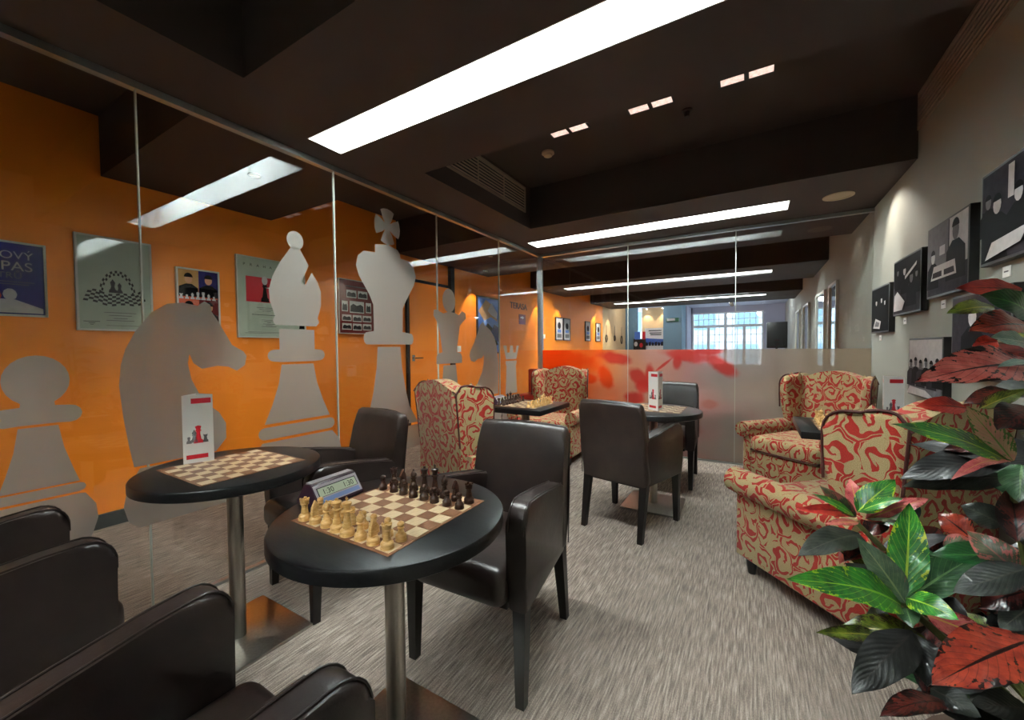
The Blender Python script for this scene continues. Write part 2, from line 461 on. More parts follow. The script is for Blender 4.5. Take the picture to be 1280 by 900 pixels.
# frames of flat things: u,v in metres on the wall
def on_left(y, z, x): return Matrix(((0, 0, 1, x), (1, 0, 0, y), (0, 1, 0, z), (0, 0, 0, 1)))      # faces +X, u = +Y
def on_right(y, z, x): return Matrix(((0, 0, -1, x), (-1, 0, 0, y), (0, 1, 0, z), (0, 0, 0, 1)))   # faces -X, u = -Y
def ell(cx, cy, rx, ry, n=16, a0=0, a1=360):
    full = abs(a1 - a0) >= 360
    return [(cx + rx * math.cos(math.radians(a0 + (a1 - a0) * i / (n if full else n - 1))), cy + ry * math.sin(math.radians(a0 + (a1 - a0) * i / (n if full else n - 1)))) for i in range(n)]
def rect(x0, y0, x1, y1): return [(x0, y0), (x1, y0), (x1, y1), (x0, y1)]

# ================================================================== the setting
GX, GY = -2.387, 4.712          # planes of the two glass partitions
RX, LX = 0.907, -3.85           # right wall, orange wall
H, HT = 2.425, 2.83             # soffits, raised ceiling
YB = -2.3                       # wall behind

b = MB(); b.span((-4.1, YB - .2, -.1), (RX + .2, 16.6, 0)); struct(b.build('floor', 'carpet', smooth=0))
b = MB(); b.span((LX - .15, YB - .2, HT), (RX + .15, 12.6, HT + .1)); struct(b.build('ceiling', 'ceiling_paint', smooth=0))
b = MB(); b.span((LX - .4, 12.6, 2.62), (RX + .15, 16.5, 2.72)); struct(b.build('ceiling_reception', 'wall_lilac', smooth=0))
b = MB(); b.span((RX, YB - .2, 0), (RX + .15, 16.5, HT)); b.span((RX, YB - .2, HT), (RX + .15, 16.5, HT + .1)); b.span((RX, YB - .2, HT + .1), (RX + .15, 16.5, HT + .5))
struct(b.build('wall_right', 'wall_grey', smooth=0))
b = MB(); b.span((LX - .15, YB - .2, 0), (LX, 11.7, HT + .5)); struct(b.build('wall_left', 'wall_orange', smooth=0))
b = MB(); b.span((LX - .15, 11.7, 0), (LX, 14.2, HT + .5)); struct(b.build('wall_left_cream', 'wall_cream', smooth=0))
b = MB(); b.span((LX - .15, YB - .2, 0), (RX + .15, YB, HT + .5)); struct(b.build('wall_front', 'wall_grey', smooth=0))
b = MB(); b.span((LX, YB, 0), (LX + .012, 3.74, .10)); b.span((LX, 4.70, 0), (LX + .012, 11.7, .10)); struct(b.build('baseboard_left', 'baseboard', smooth=0))
b = MB(); b.span((RX - .012, YB, 0), (RX, 12.6, .08)); struct(b.build('baseboard_right', 'baseboard', smooth=0))

# soffits with light slots cut into them
def soffit(name, y0, y1, slot=None, x0=LX, x1=RX):
    b = MB()
    if slot:
        sx0, sx1, sy0, sy1 = slot
        b.span((x0, y0, H), (x1, sy0, HT)); b.span((x0, sy1, H), (x1, y1, HT))
        b.span((x0, sy0, H), (sx0, sy1, HT)); b.span((sx1, sy0, H), (x1, sy1, HT))
        b.span((sx0, sy0, H + .2), (sx1, sy1, HT))
    else: b.span((x0, y0, H), (x1, y1, HT))
    return struct(b.build(name, 'ceiling_paint', smooth=0))
SLOTS = [('overhead between the two ceiling recesses', (-2.19, .257, 1.40, 1.622)),
         ('over the far glass partition', (-2.235, .257, 4.08, 4.345)),
         ('in the hall behind the far glass, first bay', (-3.33, .257, 7.60, 7.86)),
         ('in the hall next to the reception', (-3.33, .257, 11.05, 11.3)),
         ('added unseen for fill behind the foreground chairs', (-2.19, .257, -1.27, -1.05))]  # last strip is unseen, added for fill, continuing the ceiling pattern
soffit('trim_1', .95, 2.09, SLOTS[0][1])
soffit('trim_2', 3.619, 5.65, SLOTS[1][1])
soffit('trim_3', 7.17, 8.9, SLOTS[2][1])
soffit('trim_4', 10.64, 12.6, SLOTS[3][1])
soffit('trim_5', -1.75, -.6, SLOTS[4][1])
soffit('trim_6', 2.09, 3.619, None, -2.47, -1.941)
soffit('trim_7', -.6, .95, None, -2.47, -1.941)
soffit('trim_8', YB, -1.75, None)

# glass partition on the left: panes with sealed joints, top rail, floor channel, corner post
joints = [-2.29, -1.29, -.29, .711, 1.703, 2.71, 3.715, 4.70]
wn = 0
for y0, y1 in zip(joints, joints[1:]):
    wn += 1
    b = MB(); b.span((GX - .006, y0 + .002, .012), (GX + .006, y1 - .002, H - .01))
    o = struct(b.build('window_%d' % wn, 'pane_glass', smooth=0))
    if y1 < 4.6:
        b = MB(); b.span((GX - .0065, y1 - .003, .02), (GX + .0075, y1 + .003, H - .02)); b.build('seal', 'seal', o, smooth=0)
b = MB(); b.span((GX - .02, YB, H - .032), (GX + .02, GY, H)); struct(b.build('trim_9', 'aluminium', smooth=0))
b = MB(); b.span((GX - .016, YB, 0), (GX + .016, GY, .016)); struct(b.build('trim_10', 'aluminium', smooth=0))
b = MB(); b.span((GX - .03, GY - .03, 0), (GX + .03, GY + .03, H), bev=.006); struct(b.build('trim_11', 'aluminium'))
# far partition
fx = [GX + .03, -1.248, -.156, RX]
FILM_TOP = 1.19
for i, (x0, x1) in enumerate(zip(fx, fx[1:])):
    wn += 1
    b = MB(); b.span((x0 + .002, GY - .006, .012), (x1 - .002, GY + .006, H - .01))
    o = struct(b.build('window_%d' % wn, 'pane_glass', smooth=0))
    if i < 2:
        b = MB(); b.span((x1 - .003, GY - .0075, .02), (x1 + .003, GY + .0065, H - .02)); b.build('seal', 'seal', o, smooth=0)
    b = MB(); b.poly([(x0 + .003, GY - .008, .02), (x1 - .003, GY - .008, .02), (x1 - .003, GY - .008, FILM_TOP), (x0 + .003, GY - .008, FILM_TOP)])
    f = b.build('frosted_film', 'print_film', o, smooth=0)
    f['label'] = 'frosted band printed with blurred orange and red leaves'
b = MB(); b.span((GX, GY - .02, H - .032), (RX, GY + .02, H)); struct(b.build('trim_12', 'aluminium', smooth=0))
b = MB(); b.span((GX, GY - .016, 0), (RX, GY + .016, .014)); struct(b.build('trim_13', 'aluminium', smooth=0))

# door in the orange wall
b = MB(); b.span((LX, 3.80, .01), (LX + .03, 4.60, 2.1)); d1 = struct(b.build('door_1', 'wall_orange', smooth=0))
b = MB(); b.span((LX, 4.61, 0), (LX + .06, 4.69, 2.42)); b.span((LX, 3.75, 0), (LX + .035, 3.79, 2.1)); b.span((LX, 3.75, 2.1), (LX + .035, 4.61, 2.14)); b.build('door_frame', 'black_frame', d1, smooth=0)
b = MB(); b.span((LX + .03, 3.83, 1.06), (LX + .036, 3.88, 1.14)); b.tube([(LX + .03, 3.855, 1.10), (LX + .08, 3.855, 1.10), (LX + .08, 3.98, 1.10)], .009); b.build('door_handle', 'chrome', d1)

# ================================================================== ceiling fittings
def strip_light(lab, slot, n=2):
    x0, x1, y0, y1 = slot
    t = thing('strip_light', 'recessed fluorescent strip light ' + lab, 'ceiling light', ((x0 + x1) / 2, (y0 + y1) / 2, H), 0, 'recessed strip lights')
    hx, hy = (x1 - x0) / 2, (y1 - y0) / 2; d = .19; k = .006
    b = MB()
    b.span((-hx, -hy, 0), (-hx + k, hy, d)); b.span((hx - k, -hy, 0), (hx, hy, d))
    b.span((-hx + k, -hy, 0), (hx - k, -hy + k, d)); b.span((-hx + k, hy - k, 0), (hx - k, hy, d))
    b.span((-hx, -hy, d), (hx, hy, d + .004))
    b.build('trough', 'slot_white', t, smooth=0)
    seg = (2 * hx - .30) / n
    for i in range(n):
        a = -hx + .15 + i * seg
        b = MB(); ty = -hy + .045
        b.tube([(a + .02, ty, d - .045), (a + seg - .02, ty, d - .045)], .016, 10); b.build('tube', 'tube_glow', t)
        for xx in (a + .01, a + seg - .01):
            b = MB(); b.box((xx, ty, d - .03), (.03, .03, .06)); b.build('socket', 'white_paint', t, smooth=0)
for lab, s in SLOTS: strip_light(lab, s, 3 if s[0] < -3 else 2)

for i, (x, lab) in enumerate(((-1.18, 'next to the smoke detector'), (-.60, 'beside the sprinkler head'), (-.045, 'towards the grey wall'))):
    t = thing('downlight_pair', 'twin square recessed downlight in the raised ceiling ' + lab, 'ceiling light', (x, 2.805, HT), 0, 'twin downlights')
    b = MB()
    for lo, hi in (((-.15, -.062, -.006), (.15, -.05, .0)), ((-.15, .05, -.006), (.15, .062, 0)), ((-.15, -.05, -.006), (-.138, .05, 0)), ((.138, -.05, -.006), (.15, .05, 0)), ((-.012, -.05, -.006), (.012, .05, 0))): b.span(lo, hi)
    b.build('frame', 'black_frame', t, smooth=0)
    for s in (-1, 1):
        b = MB(); b.span((s * .075 - .062, -.049, -.003), (s * .075 + .062, .049, -.001)); b.build('lamp', 'lamp_crystal', t, smooth=0)

t = thing('smoke_detector', 'round beige smoke detector on the raised ceiling', 'smoke detector', (-1.458, 3.036, HT))
b = MB(); b.lathe([(.05, 0), (.052, -.015), (.045, -.02)], 24); b.build('base', 'beige_plastic', t)
b = MB(); b.lathe([(.036, -.02), (.034, -.034), (.02, -.042), (0, -.043)], 24); b.build('sensor', 'beige_plastic', t)
t = thing('sprinkler_head', 'small dark sprinkler head on the raised ceiling', 'sprinkler', (-.397, 3.013, HT))
b = MB(); b.lathe([(.035, 0), (.035, -.006), (.012, -.01), (.01, -.03), (.006, -.034)], 16); b.build('body', 'dark_metal', t)
b = MB(); b.lathe([(.0, -.042), (.02, -.042), (.02, -.045), (0, -.045)], 16); b.tube([(-.012, 0, -.008), (-.016, 0, -.025), (0, 0, -.043)], .002, 6); b.tube([(.012, 0, -.008), (.016, 0, -.025), (0, 0, -.043)], .002, 6); b.build('deflector', 'dark_metal', t)
def grille(lab, M4, wid, hgt, nv, ns):
    t = thing('air_grille', lab, 'vent'); t.matrix_world = M4
    b = MB(); k = .018
    b.span((0, 0, 0), (wid, k, .01)); b.span((0, hgt - k, 0), (wid, hgt, .01)); b.span((0, k, 0), (k, hgt - k, .01)); b.span((wid - k, k, 0), (wid, hgt - k, .01))
    b.build('frame', 'grille', t, smooth=0)
    b = MB(); b.span((k, k, .0005), (wid - k, hgt - k, .0015)); b.build('backing', 'grille_dark', t, smooth=0)
    for i in range(1, nv):
        b = MB(); b.span((wid * i / nv - .005, k, .001), (wid * i / nv + .005, hgt - k, .009)); b.build('mullion', 'grille', t, smooth=0)
    b = MB(); b.box((0, 0, 0), (wid - 2 * k, .011, .012), mat=Matrix.Rotation(.5, 3, 'X'))
    s0 = None
    for i in range(ns):
        v = k + (hgt - 2 * k) * (i + .5) / ns
        if s0 is None: s0 = b.build('slat', 'grille', t, smooth=0); s0.location = (wid / 2, v, .007)
        else:
            o = s0.copy(); COL.objects.link(o); o.location = (wid / 2, v, .007)
grille('slatted air grille high in the ceiling recess beside the left glass', on_left(2.32, 2.555, -1.940), 1.19, .245, 3, 8)
grille('slatted air grille high on the grey wall', on_right(3.60, 2.595, RX - .001), 1.52, .235, 4, 7)

def washer(name, lab, x, y, z, aim, energy, col=(1, .93, .82), angle=70, R=1.0, blend=.25):
    t = thing(name, lab, 'spotlight', (x, y, z), 0, 'recessed wall washers')
    b = MB(); b.lathe([(.045 * R, 0), (.045 * R, -.006), (.034 * R, -.008), (.033 * R, -.003)], 32); b.build('ring', 'beige_plastic' if R > 1 else 'ceiling_paint', t)
    b = MB(); b.lathe([(.033 * R, -.004), (0, -.005)], 24); b.build('lens', 'beige_plastic', t)
    l = bpy.data.lights.new('washer_lamp', 'SPOT'); l.energy = energy; l.color = col; l.spot_size = math.radians(angle); l.spot_blend = blend; l.shadow_soft_size = .02
    lo = bpy.data.objects.new('washer_lamp', l); COL.objects.link(lo); lo.parent = t; lo.location = (0, 0, -.012)
    d = Vector(aim) - Vector((x, y, z)); lo.rotation_euler = d.to_track_quat('-Z', 'Y').to_euler()
washer('round_downlight', 'round beige recessed downlight in the soffit between the strip light and the grey wall', .583, 4.176, H, (1.233, 3.83, 1.42), SPOT_W * .24, angle=94, R=2.3, blend=.6)
for y, z, k, lab in ((1.5, H, .9, 'by the frosted bishop'), (2.85, HT, 1.0, 'by the frosted king'), (4.4, H, .8, 'by the dark door frame')):  # corridor lamps added to brighten the lower orange wall
    washer('corridor_fill_spot', 'small added fill spotlight in the corridor ceiling ' + lab, -2.95, y, z, (-3.25, y, 0), SPOT_W * k * .36, (1, .92, .8), 92, blend=.9)
for y, k, lab in ((5.2, .8, 'between the door and the TERASA lettering'), (7.45, 1, 'next to the TERASA lettering'), (8.45, .7, 'over the pair of tall prints'), (10.9, 1.1, 'over the single tall prints'), (12.2, 1, 'over the hanging ornaments')):
    washer('wall_washer', 'small recessed spotlight grazing the wall ' + lab, LX + .28, y, H, (LX - .02, y, 1.0), SPOT_W * k * .5, (1, .9, .74), 60)

# ================================================================== leather armchairs (front = -Y)
def make_chair(label, group):
    t = thing('leather_armchair', label, 'chair', group=group)
    # seat
    b = MB()
    vs = b.box((0, -.055, .405), (.40, .50, .135), bev=.045, seg=5)
    for v in b.bm.verts:
        if v.co.z > .44: v.co.z += .012 * (1 - (v.co.x / .2) ** 2) * max(0, 1 - ((v.co.y + .05) / .26) ** 2)
    b.build('seat', 'leather', t, smooth=60)
    b = MB(); b.span((-.19, -.25, .325), (.19, .20, .37)); b.build('seat_frame', 'black_wood', t, smooth=0)
    # back
    prof = [(.135, .345), (.150, .47), (.175, .62), (.205, .76), (.220, .832), (.233, .859), (.254, .870), (.276, .864), (.288, .842), (.276, .76), (.255, .62), (.238, .47), (.230, .345)]
    b = MB(); b.prism(prof, lambda y, z, x: (x, y, z), -.23, .23, bev=.02, seg=3)
    bmesh.ops.bisect_plane(b.bm, geom=b.bm.verts[:] + b.bm.edges[:] + b.bm.faces[:], plane_co=(0, 0, 0), plane_no=(1, 0, 0))
    for xx in (-.1, .1): bmesh.ops.bisect_plane(b.bm, geom=b.bm.verts[:] + b.bm.edges[:] + b.bm.faces[:], plane_co=(xx, 0, 0), plane_no=(1, 0, 0))
    for v in b.bm.verts:
        k = 1 - (v.co.x / .23) ** 2
        v.co.y += .014 * k * (v.co.z - .35); v.co.z += (.008 * k if v.co.z > .8 else 0)
        v.co.x *= 1 - .04 * max(0, (v.co.z - .5) / .38) if v.co.z > .5 else 1
    bk = b.build('backrest', 'leather', t, smooth=60)
    b = MB()
    for s in (-1, 1): b.tube([(s * .2215, .285, .836), (s * .225, .27, .74), (s * .230, .25, .6), (s * .232, .236, .45), (s * .232, .231, .36)], .003, 6)
    b.tube([(-.21, .279, .858), (-.1, .288, .869), (0, .291, .872), (.1, .288, .869), (.21, .279, .858)], .003, 6)
    b.build('seam', 'leather', bk)
    # arms: solid padded panels with a rounded front
    arm = [(-.258, .335), (-.264, .45), (-.266, .60)] + ell(-.206, .634, .060, .060, 7, 180, 80) + [(-.13, .688), (0, .668), (.12, .646), (.20, .634), (.215, .60), (.205, .335)]
    for s in (-1, 1):
        ax = lambda y, x: s * (x + .045 * (-.26 - y) / .46)
        b = MB(); b.prism(arm, lambda y, z, x: (ax(y, x), y, z), .195, .272, bev=.017, seg=3)
        a = b.build('arm', 'leather', t, smooth=60)
        b = MB()
        for xx in (.205, .262): b.tube([(ax(y, xx), y - (.0 if z > .64 else .002), z + .0015) for y, z in arm[2:-2]], .0028, 6)
        b.build('seam', 'leather', a)
    # legs
    def leg(x, y0, y1, z):
        b = MB(); k0, k1 = .024, .016
        A = [b.bm.verts.new((x + i * k0, y0 + j * k0, z)) for i, j in ((-1, -1), (1, -1), (1, 1), (-1, 1))]
        B = [b.bm.verts.new((x * 1.0 + i * k1, y1 + j * k1, 0)) for i, j in ((-1, -1), (1, -1), (1, 1), (-1, 1))]
        b.bm.faces.new(A); b.bm.faces.new(list(reversed(B)))
        for i in range(4): b.bm.faces.new((A[i], B[i], B[(i + 1) % 4], A[(i + 1) % 4]))
        b.build('leg', 'black_wood', t, smooth=0)
    for s in (-1, 1):
        leg(s * .238, -.232, -.24, .345); leg(s * .203, .195, .255, .355)
    return t
CG = 'dark leather armchairs'
c0 = make_chair('dark brown leather armchair facing the dark pieces at the table with the clock', CG)
c0.location = (-.915, 1.385, 0); c0.rotation_euler = (0, 0, math.radians(2.5))
for x, y, r, lab in ((-1.87, 1.33, -9, 'dark brown leather armchair between the frosted king and the empty chessboard table'),
                     (-.735, 2.80, 168, 'dark brown leather armchair with its back turned, at the far round table'),
                     (-.675, 3.93, -2, 'dark brown leather armchair against the frosted glass, behind the far round table'),
                     (-.81, .175, 180, 'dark brown leather armchair facing the light chess pieces at the table with the clock'),
                     (-1.82, .12, 180, 'dark brown leather armchair at the empty chessboard table, beside the frosted pawn')):
    copy_tree(c0, (x, y, 0), math.radians(r), lab)

# ================================================================== wing chairs (front = -Y)
def make_wing(label, group):
    t = thing('wing_chair', label, 'armchair', group=group)
    lean = lambda z: .09 * (z - .3)
    # back: camel crest
    top = [(x, .925 + .075 * max(0, math.cos(x / .27 * PI / 2)) ** 1.3) for x in [(-.27 + .54 * i / 16) for i in range(17)]]
    out = [(.25, .12), (.255, .5)] + list(reversed(top)) + [(-.255, .5), (-.25, .12)]
    b = MB(); b.prism(out, lambda x, z, y: (x, y + lean(z), z), .20, .325, bev=.035, seg=4)
    bk = b.build('backrest', 'damask', t, smooth=60, uv=True)
    b = MB(); b.tube([(x * 1.0, .318 + lean(z), z - .006) for x, z in [(-.262, .55)] + top + [(.262, .55)]], .006, 6); b.build('piping', 'piping', bk)
    # wings flare outwards to the front
    for s in (-1, 1):
        prof = [(.33, .12), (.33, .5)] + [(.33 + lean(.9), .90)] + ell(.29, .885, .09, .085, 4, 60, 110) + [(.235, .955)] + ell(.195, .87, .085, .085, 6, 85, 180) + [(.11, .78), (.115, .66), (.14, .56), (.16, .48), (.16, .12)]
        b = MB()
        fl = lambda y, z, x: (s * (x + .22 * max(0, .33 - y) * min(1, max(0, (z - .45) / .2)) - .03 * min(1, max(0, (y - .2) / .13))), y + 0, z)
        b.prism(prof, fl, .235, .305, bev=.028, seg=3)
        w = b.build('wing', 'damask', t, smooth=60, uv=True)
        b = MB(); b.tube([Vector(fl(y, z, .300)) for y, z in prof[2:-3]], .006, 6); b.build('piping', 'piping', w)
        # arm: upright panel with a rolled top
        b = MB(); b.prism([(-.375, .09), (-.375, .49), (.30, .49), (.30, .09)], lambda y, z, x: (s * x, y, z), .27, .345, bev=.012, seg=2)
        a = b.build('arm', 'damask', t, smooth=50, uv=True)
        b = MB(); path = [(s * (.328 + .012 * (1 - (y + .36) / .6)), y, .487 + .02 * max(0, (-y)) ) for y in [-.395 + .65 * i / 10 for i in range(11)]]
        b.tube(path, [.066] + [.068] * 8 + [.06, .05], 20); b.build('roll', 'damask', a, smooth=50, uv=True)
        b = MB(); b.lathe([(.05, 0), (.048, .008), (.03, .014), (0, .015)], 20)
        for v in b.bm.verts: v.co = Vector((v.co.x, -v.co.z, v.co.y))
        pn = b.build('scroll_face', 'damask', a, smooth=50, uv=True); pn.location = (path[0][0], path[0][1] + .004, path[0][2])
    b = MB(); b.box((0, -.11, .385), (.55, .58, .14), bev=.05, seg=5)
    for v in b.bm.verts:
        if v.co.z > .42: v.co.z += .022 * (1 - (v.co.x / .28) ** 2) * max(0, 1 - ((v.co.y + .11) / .30) ** 2)
    cu = b.build('seat_cushion', 'damask', t, smooth=60, uv=True)
    b = MB(); rr = .04; pts = [(x, y, .335) for x, y in ((-.27, -.11), (-.265, -.385), (0, -.40), (.265, -.385), (.27, -.11))]; b.tube(pts, .006, 6); b.build('piping', 'piping', cu)
    b = MB(); b.box((0, -.04, .2), (.56, .66, .24), bev=.02); b.build('base', 'damask', t, smooth=50, uv=True)
    b = MB()
    for x, y in ((-.29, -.32), (.29, -.32), (-.24, .28), (.24, .28)):
        b = MB(); b.lathe([(.018, 0), (.026, .05), (.03, .1)], 12); o = b.build('foot', 'black_wood', t); o.location = (x, y, 0)
    return t
WG = 'red and beige damask wing chairs'
w0 = make_wing('damask wing chair with its back turned, beside the frosted queen on the glass', WG)
WINGS = [(-1.85, 2.528, 164), (-1.93, 4.16, 2), (.43, 4.15, -36), (.435, 2.445, 223)]
w0.location = (WINGS[0][0], WINGS[0][1], 0); w0.rotation_euler = (0, 0, math.radians(WINGS[0][2]))
for (x, y, r), lab in zip(WINGS[1:], ('damask wing chair in the corner where the two glass partitions meet',
                     'damask wing chair in the corner of the grey wall and far glass',
                     'red and beige damask wing chair turned away behind the croton plant')):
    copy_tree(w0, (x, y, 0), math.radians(r), lab)

# ================================================================== tables
SQ = .0465
sq_me = {}
for kname, mname in (('l', 'board_light'), ('d', 'board_dark')):
    b = MB(); b.box((0, 0, 0), (SQ - .0006, SQ - .0006, .0016), bev=.0002, seg=1)
    o = b.build('sq', mname, smooth=0); sq_me[kname] = o.data; bpy.data.objects.remove(o)
def chessboard(par, z, rz=0, single=True, off=(0, 0)):
    b = MB(); k = 4 * SQ + .009; b.span((-k, -k, 0), (k, k, .0012))
    bd = b.build('chessboard', 'board_dark', par, smooth=0); bd.location = (off[0], off[1], z); bd.rotation_euler = (0, 0, rz)
    b = MB()
    for i in range(8):
        for j in range(8):
            c = ((i - 3.5) * SQ, (j - 3.5) * SQ, .0012); lt = (i + j) % 2
            if single:
                o = link('light_square' if lt else 'dark_square', sq_me['l' if lt else 'd'], bd, c)
            elif lt: b.box(c, (SQ - .0006, SQ - .0006, .0016))
    if not single: b.build('light_squares', 'board_light', bd, smooth=0)
    else: b.bm.free()
    return bd
def round_table(label, x, y, r=.328, boff=(0, 0), single=True, brz=0):
    t = thing('round_table', label, 'table', (x, y, 0), 0, 'round pedestal chess tables')
    b = MB(); b.lathe([(0, .70), (r - .006, .70), (r, .704), (r, .733), (r - .003, .738), (r - .008, .74), (0, .74)], 72)
    b.build('table_top', 'black_oak', t, smooth=35)
    b = MB(); b.lathe([(.029, .008), (.029, .69), (.075, .692), (.075, .70)], 28); b.build('column', 'brushed_steel', t)
    b = MB(); b.box((0, 0, .006), (.41, .41, .012), bev=.004, seg=2); b.build('base_plate', 'brushed_steel', t)
    chessboard(t, .74, brz, single, boff)
    return t
T1 = (-.912, .822); T2 = (-1.865, .832); T3 = (-.655, 3.215)
round_table('black round pedestal table carrying the chess clock', -.915, .83)
round_table('black round pedestal table with an empty chessboard and a menu card beside the left glass', T2[0], T2[1], .328)
round_table('black round pedestal table with a menu card by the frosted far glass', T3[0], T3[1], .345, (.02, .05), False)
def square_table(label, x, y, s=.285):
    t = thing('square_table', label, 'table', (x, y, 0), 0, 'square pedestal chess tables')
    b = MB(); b.box((0, 0, .72), (2 * s, 2 * s, .04), bev=.004); b.build('table_top', 'black_oak', t)
    b = MB(); b.lathe([(.034, .008), (.034, .69), (.075, .692), (.075, .70)], 24); b.build('column', 'brushed_steel', t)
    b = MB(); b.box((0, 0, .006), (.34, .34, .012), bev=.004); b.build('base_plate', 'brushed_steel', t)
    chessboard(t, .74, 0, False)
T4 = (-1.66, 2.985); T5 = (.52, 3.03)
square_table('black square table with a set chessboard between wing chairs beside the left glass', *T4)
square_table('black square table with a set chessboard between wing chairs beside the grey wall', *T5)

# ================================================================== chess pieces
def base_prof(R, h0=.0): return [(R, 0), (R, .004), (R * .95, .007), (R * .93, .009), (R * .98, .011), (R * .9, .015), (R * .62, .019)]
PROF = {
    'pawn': base_prof(.0145) + [(.0075, .023), (.0055, .029), (.0085, .0305), (.0085, .0325), (.005, .0335), (.0078, .036), (.0092, .040), (.0078, .0445), (.004, .0472), (0, .048)],
    'rook': base_prof(.0165) + [(.0095, .025), (.008, .036), (.0085, .042), (.011, .044), (.0115, .046), (.0105, .0475), (.0115, .050), (.0122, .058), (.0085, .058), (.0085, .054), (0, .054)],
    'bishop': base_prof(.0165) + [(.0085, .026), (.0062, .038), (.0105, .040), (.0105, .042), (.0065, .0435), (.0095, .048), (.0105, .053), (.0085, .059), (.005, .064), (.0028, .066), (.0035, .0685), (.0025, .071), (0, .072)],
    'queen': base_prof(.0185) + [(.010, .028), (.007, .046), (.0075, .054), (.0125, .056), (.0125, .058), (.008, .060), (.009, .066), (.0128, .076), (.0115, .0785), (.008, .079), (.004, .081), (.0045, .084), (.003, .0865), (0, .087)],
    'king': base_prof(.0190) + [(.0105, .029), (.0072, .050), (.008, .060), (.013, .062), (.013, .064), (.0085, .066), (.0095, .074), (.0125, .082), (.012, .0845), (.006, .087), (.003, .088), (0, .0885)],
}
PIECE_ME = {}
def piece_meshes(colr, mat, n):
    for k, pr in PROF.items():
        b = MB(); b.lathe(pr, n)
        if k == 'king':
            b.box((0, 0, .0935), (.003, .003, .012)); b.box((0, 0, .0945), (.009, .003, .003))
        if k == 'rook':
            for i in range(4):
                a = PI / 4 + i * PI / 2; b.box((.0104 * math.cos(a), .0104 * math.sin(a), .0595), (.004, .007, .004), mat=Matrix.Rotation(a, 3, 'Z'))
        o = b.build(k, mat); PIECE_ME[(colr, k)] = o.data; bpy.data.objects.remove(o)
    b = MB(); b.lathe(base_prof(.0165) + [(.011, .021), (0, .022)], n)
    head = [(-.010, .020), (-.0105, .030), (-.009, .042), (-.006, .052), (-.002, .059), (.000, .063), (.002, .059), (.006, .055), (.011, .047), (.0145, .041), (.0135, .0375), (.009, .038), (.005, .041), (.004, .038), (.008, .030), (.010, .020)]
    b.prism(head, lambda y, z, x: (x * (1 - .35 * max(0, (z - .03) / .03)), y, z), -.0062, .0062, bev=.0016, seg=2)
    o = b.build('knight', mat); PIECE_ME[(colr, 'knight')] = o.data; bpy.data.objects.remove(o)
piece_meshes('light', 'boxwood', 20); piece_meshes('dark', 'ebony', 20)
RANK = ['rook', 'knight', 'bishop', 'queen', 'king', 'bishop', 'knight', 'rook']
def wing_of(i): return "on the queen's side" if i < 4 else "on the king's side"
def chess_set(cx, cy, where, rot=0, z=.7425):
    """light side along local -y, files along +x; rot turns the whole set"""
    c, s = math.cos(rot), math.sin(rot)
    for colr, wood in (('light', 'light wooden'), ('dark', 'dark wooden')):
        for i, k in enumerate(RANK):
            for row in (0, 1):
                kind = 'pawn' if row else k
                lx = (i - 3.5) * SQ; ly = (row - 3.5) * SQ * (1 if colr == 'light' else -1)
                lx += random.uniform(-.003, .003); ly += random.uniform(-.003, .003)
                o = link('chess_' + kind, PIECE_ME[(colr, kind)], None, (cx + c * lx - s * ly, cy + s * lx + c * ly, z), rot + (0 if colr == 'light' else PI) + random.uniform(-.15, .15))
                if row: lab = '%s pawn before the %s%s, %s' % (wood, k, '' if k in ('queen', 'king') else ' ' + wing_of(i), where)
                else: lab = '%s %s%s, %s' % (wood, k, '' if k in ('queen', 'king') else ' ' + wing_of(i), where)
                tag(o, lab, 'chess piece', '%s chessmen, %s' % (colr, where))
chess_set(-.915, .822, 'round clock table')
chess_set(T4[0], T4[1], 'square table by left glass', PI / 2)
chess_set(T5[0], T5[1], 'square table by grey wall', -PI / 2)

# ================================================================== chess clocks
def clock(label, x, y, rz, z=.741, digits=True):
    t = thing('chess_clock', label, 'chess clock', (x, y, z), rz, 'digital chess clocks')
    L = .085   # half length along local x ; display faces -Y
    prof = [(-.055, 0), (-.055, .008), (-.018, .062), (-.012, .066), (.010, .066), (.016, .062), (.05, .012), (.05, 0)]
    b = MB(); b.prism(prof, lambda y, z, xx: (xx, y, z), -L, L, bev=.003, seg=2); b.build('body', 'clock_body', t)
    b = MB(); b.prism([(-.014, .064), (-.014, .070), (.012, .070), (.012, .064)], lambda y, z, xx: (xx, y, z), -L + .006, L - .006, bev=.002); b.build('rocker_button', 'clock_top', t)
    n = Vector((0, -.054, .037)).normalized()  # out of the slope
    d = Vector((0, .037, .054)).normalized()
    o0 = Vector((0, -.055, .008))
    def quad(x0, x1, v0, v1, e): return [o0 + Vector((a, 0, 0)) + d * v + n * e for a, v in ((x0, v0), (x1, v0), (x1, v1), (x0, v1))]
    b = MB(); b.poly(quad(-L + .004, L - .004, .003, .064, .0008)); b.build('face_plate', 'clock_top', t, smooth=0, recalc=False)
    b = MB(); b.poly(quad(-L + .012, L - .012, .024, .055, .0014)); b.build('bezel', 'black_plastic', t, smooth=0, recalc=False)
    b = MB(); b.poly(quad(-L + .015, L - .015, .025, .052, .002)); sc = b.build('display', 'clock_lcd', t, smooth=0, recalc=False)
    b = MB(); b.poly(quad(-L + .012, L - .012, .006, .020, .0014)); b.build('button_strip', 'clock_blue', t, smooth=0, recalc=False)
    if digits:
        me = text_mesh('1:30', .024, 0); me.materials.append(M('print_mid'))
        rot = Matrix((Vector((1, 0, 0)), d, n)).transposed().to_4x4()
        for xx in (-.058, .018):
            g = link('digits', me, sc); g.matrix_local = Matrix.Translation(o0 + Vector((xx, 0, 0)) + d * .030 + n * .0026) @ rot
    return t
clock('digital chess clock reading 1:30 twice beside the light pieces on the round table', -1.172, .803, math.radians(94))
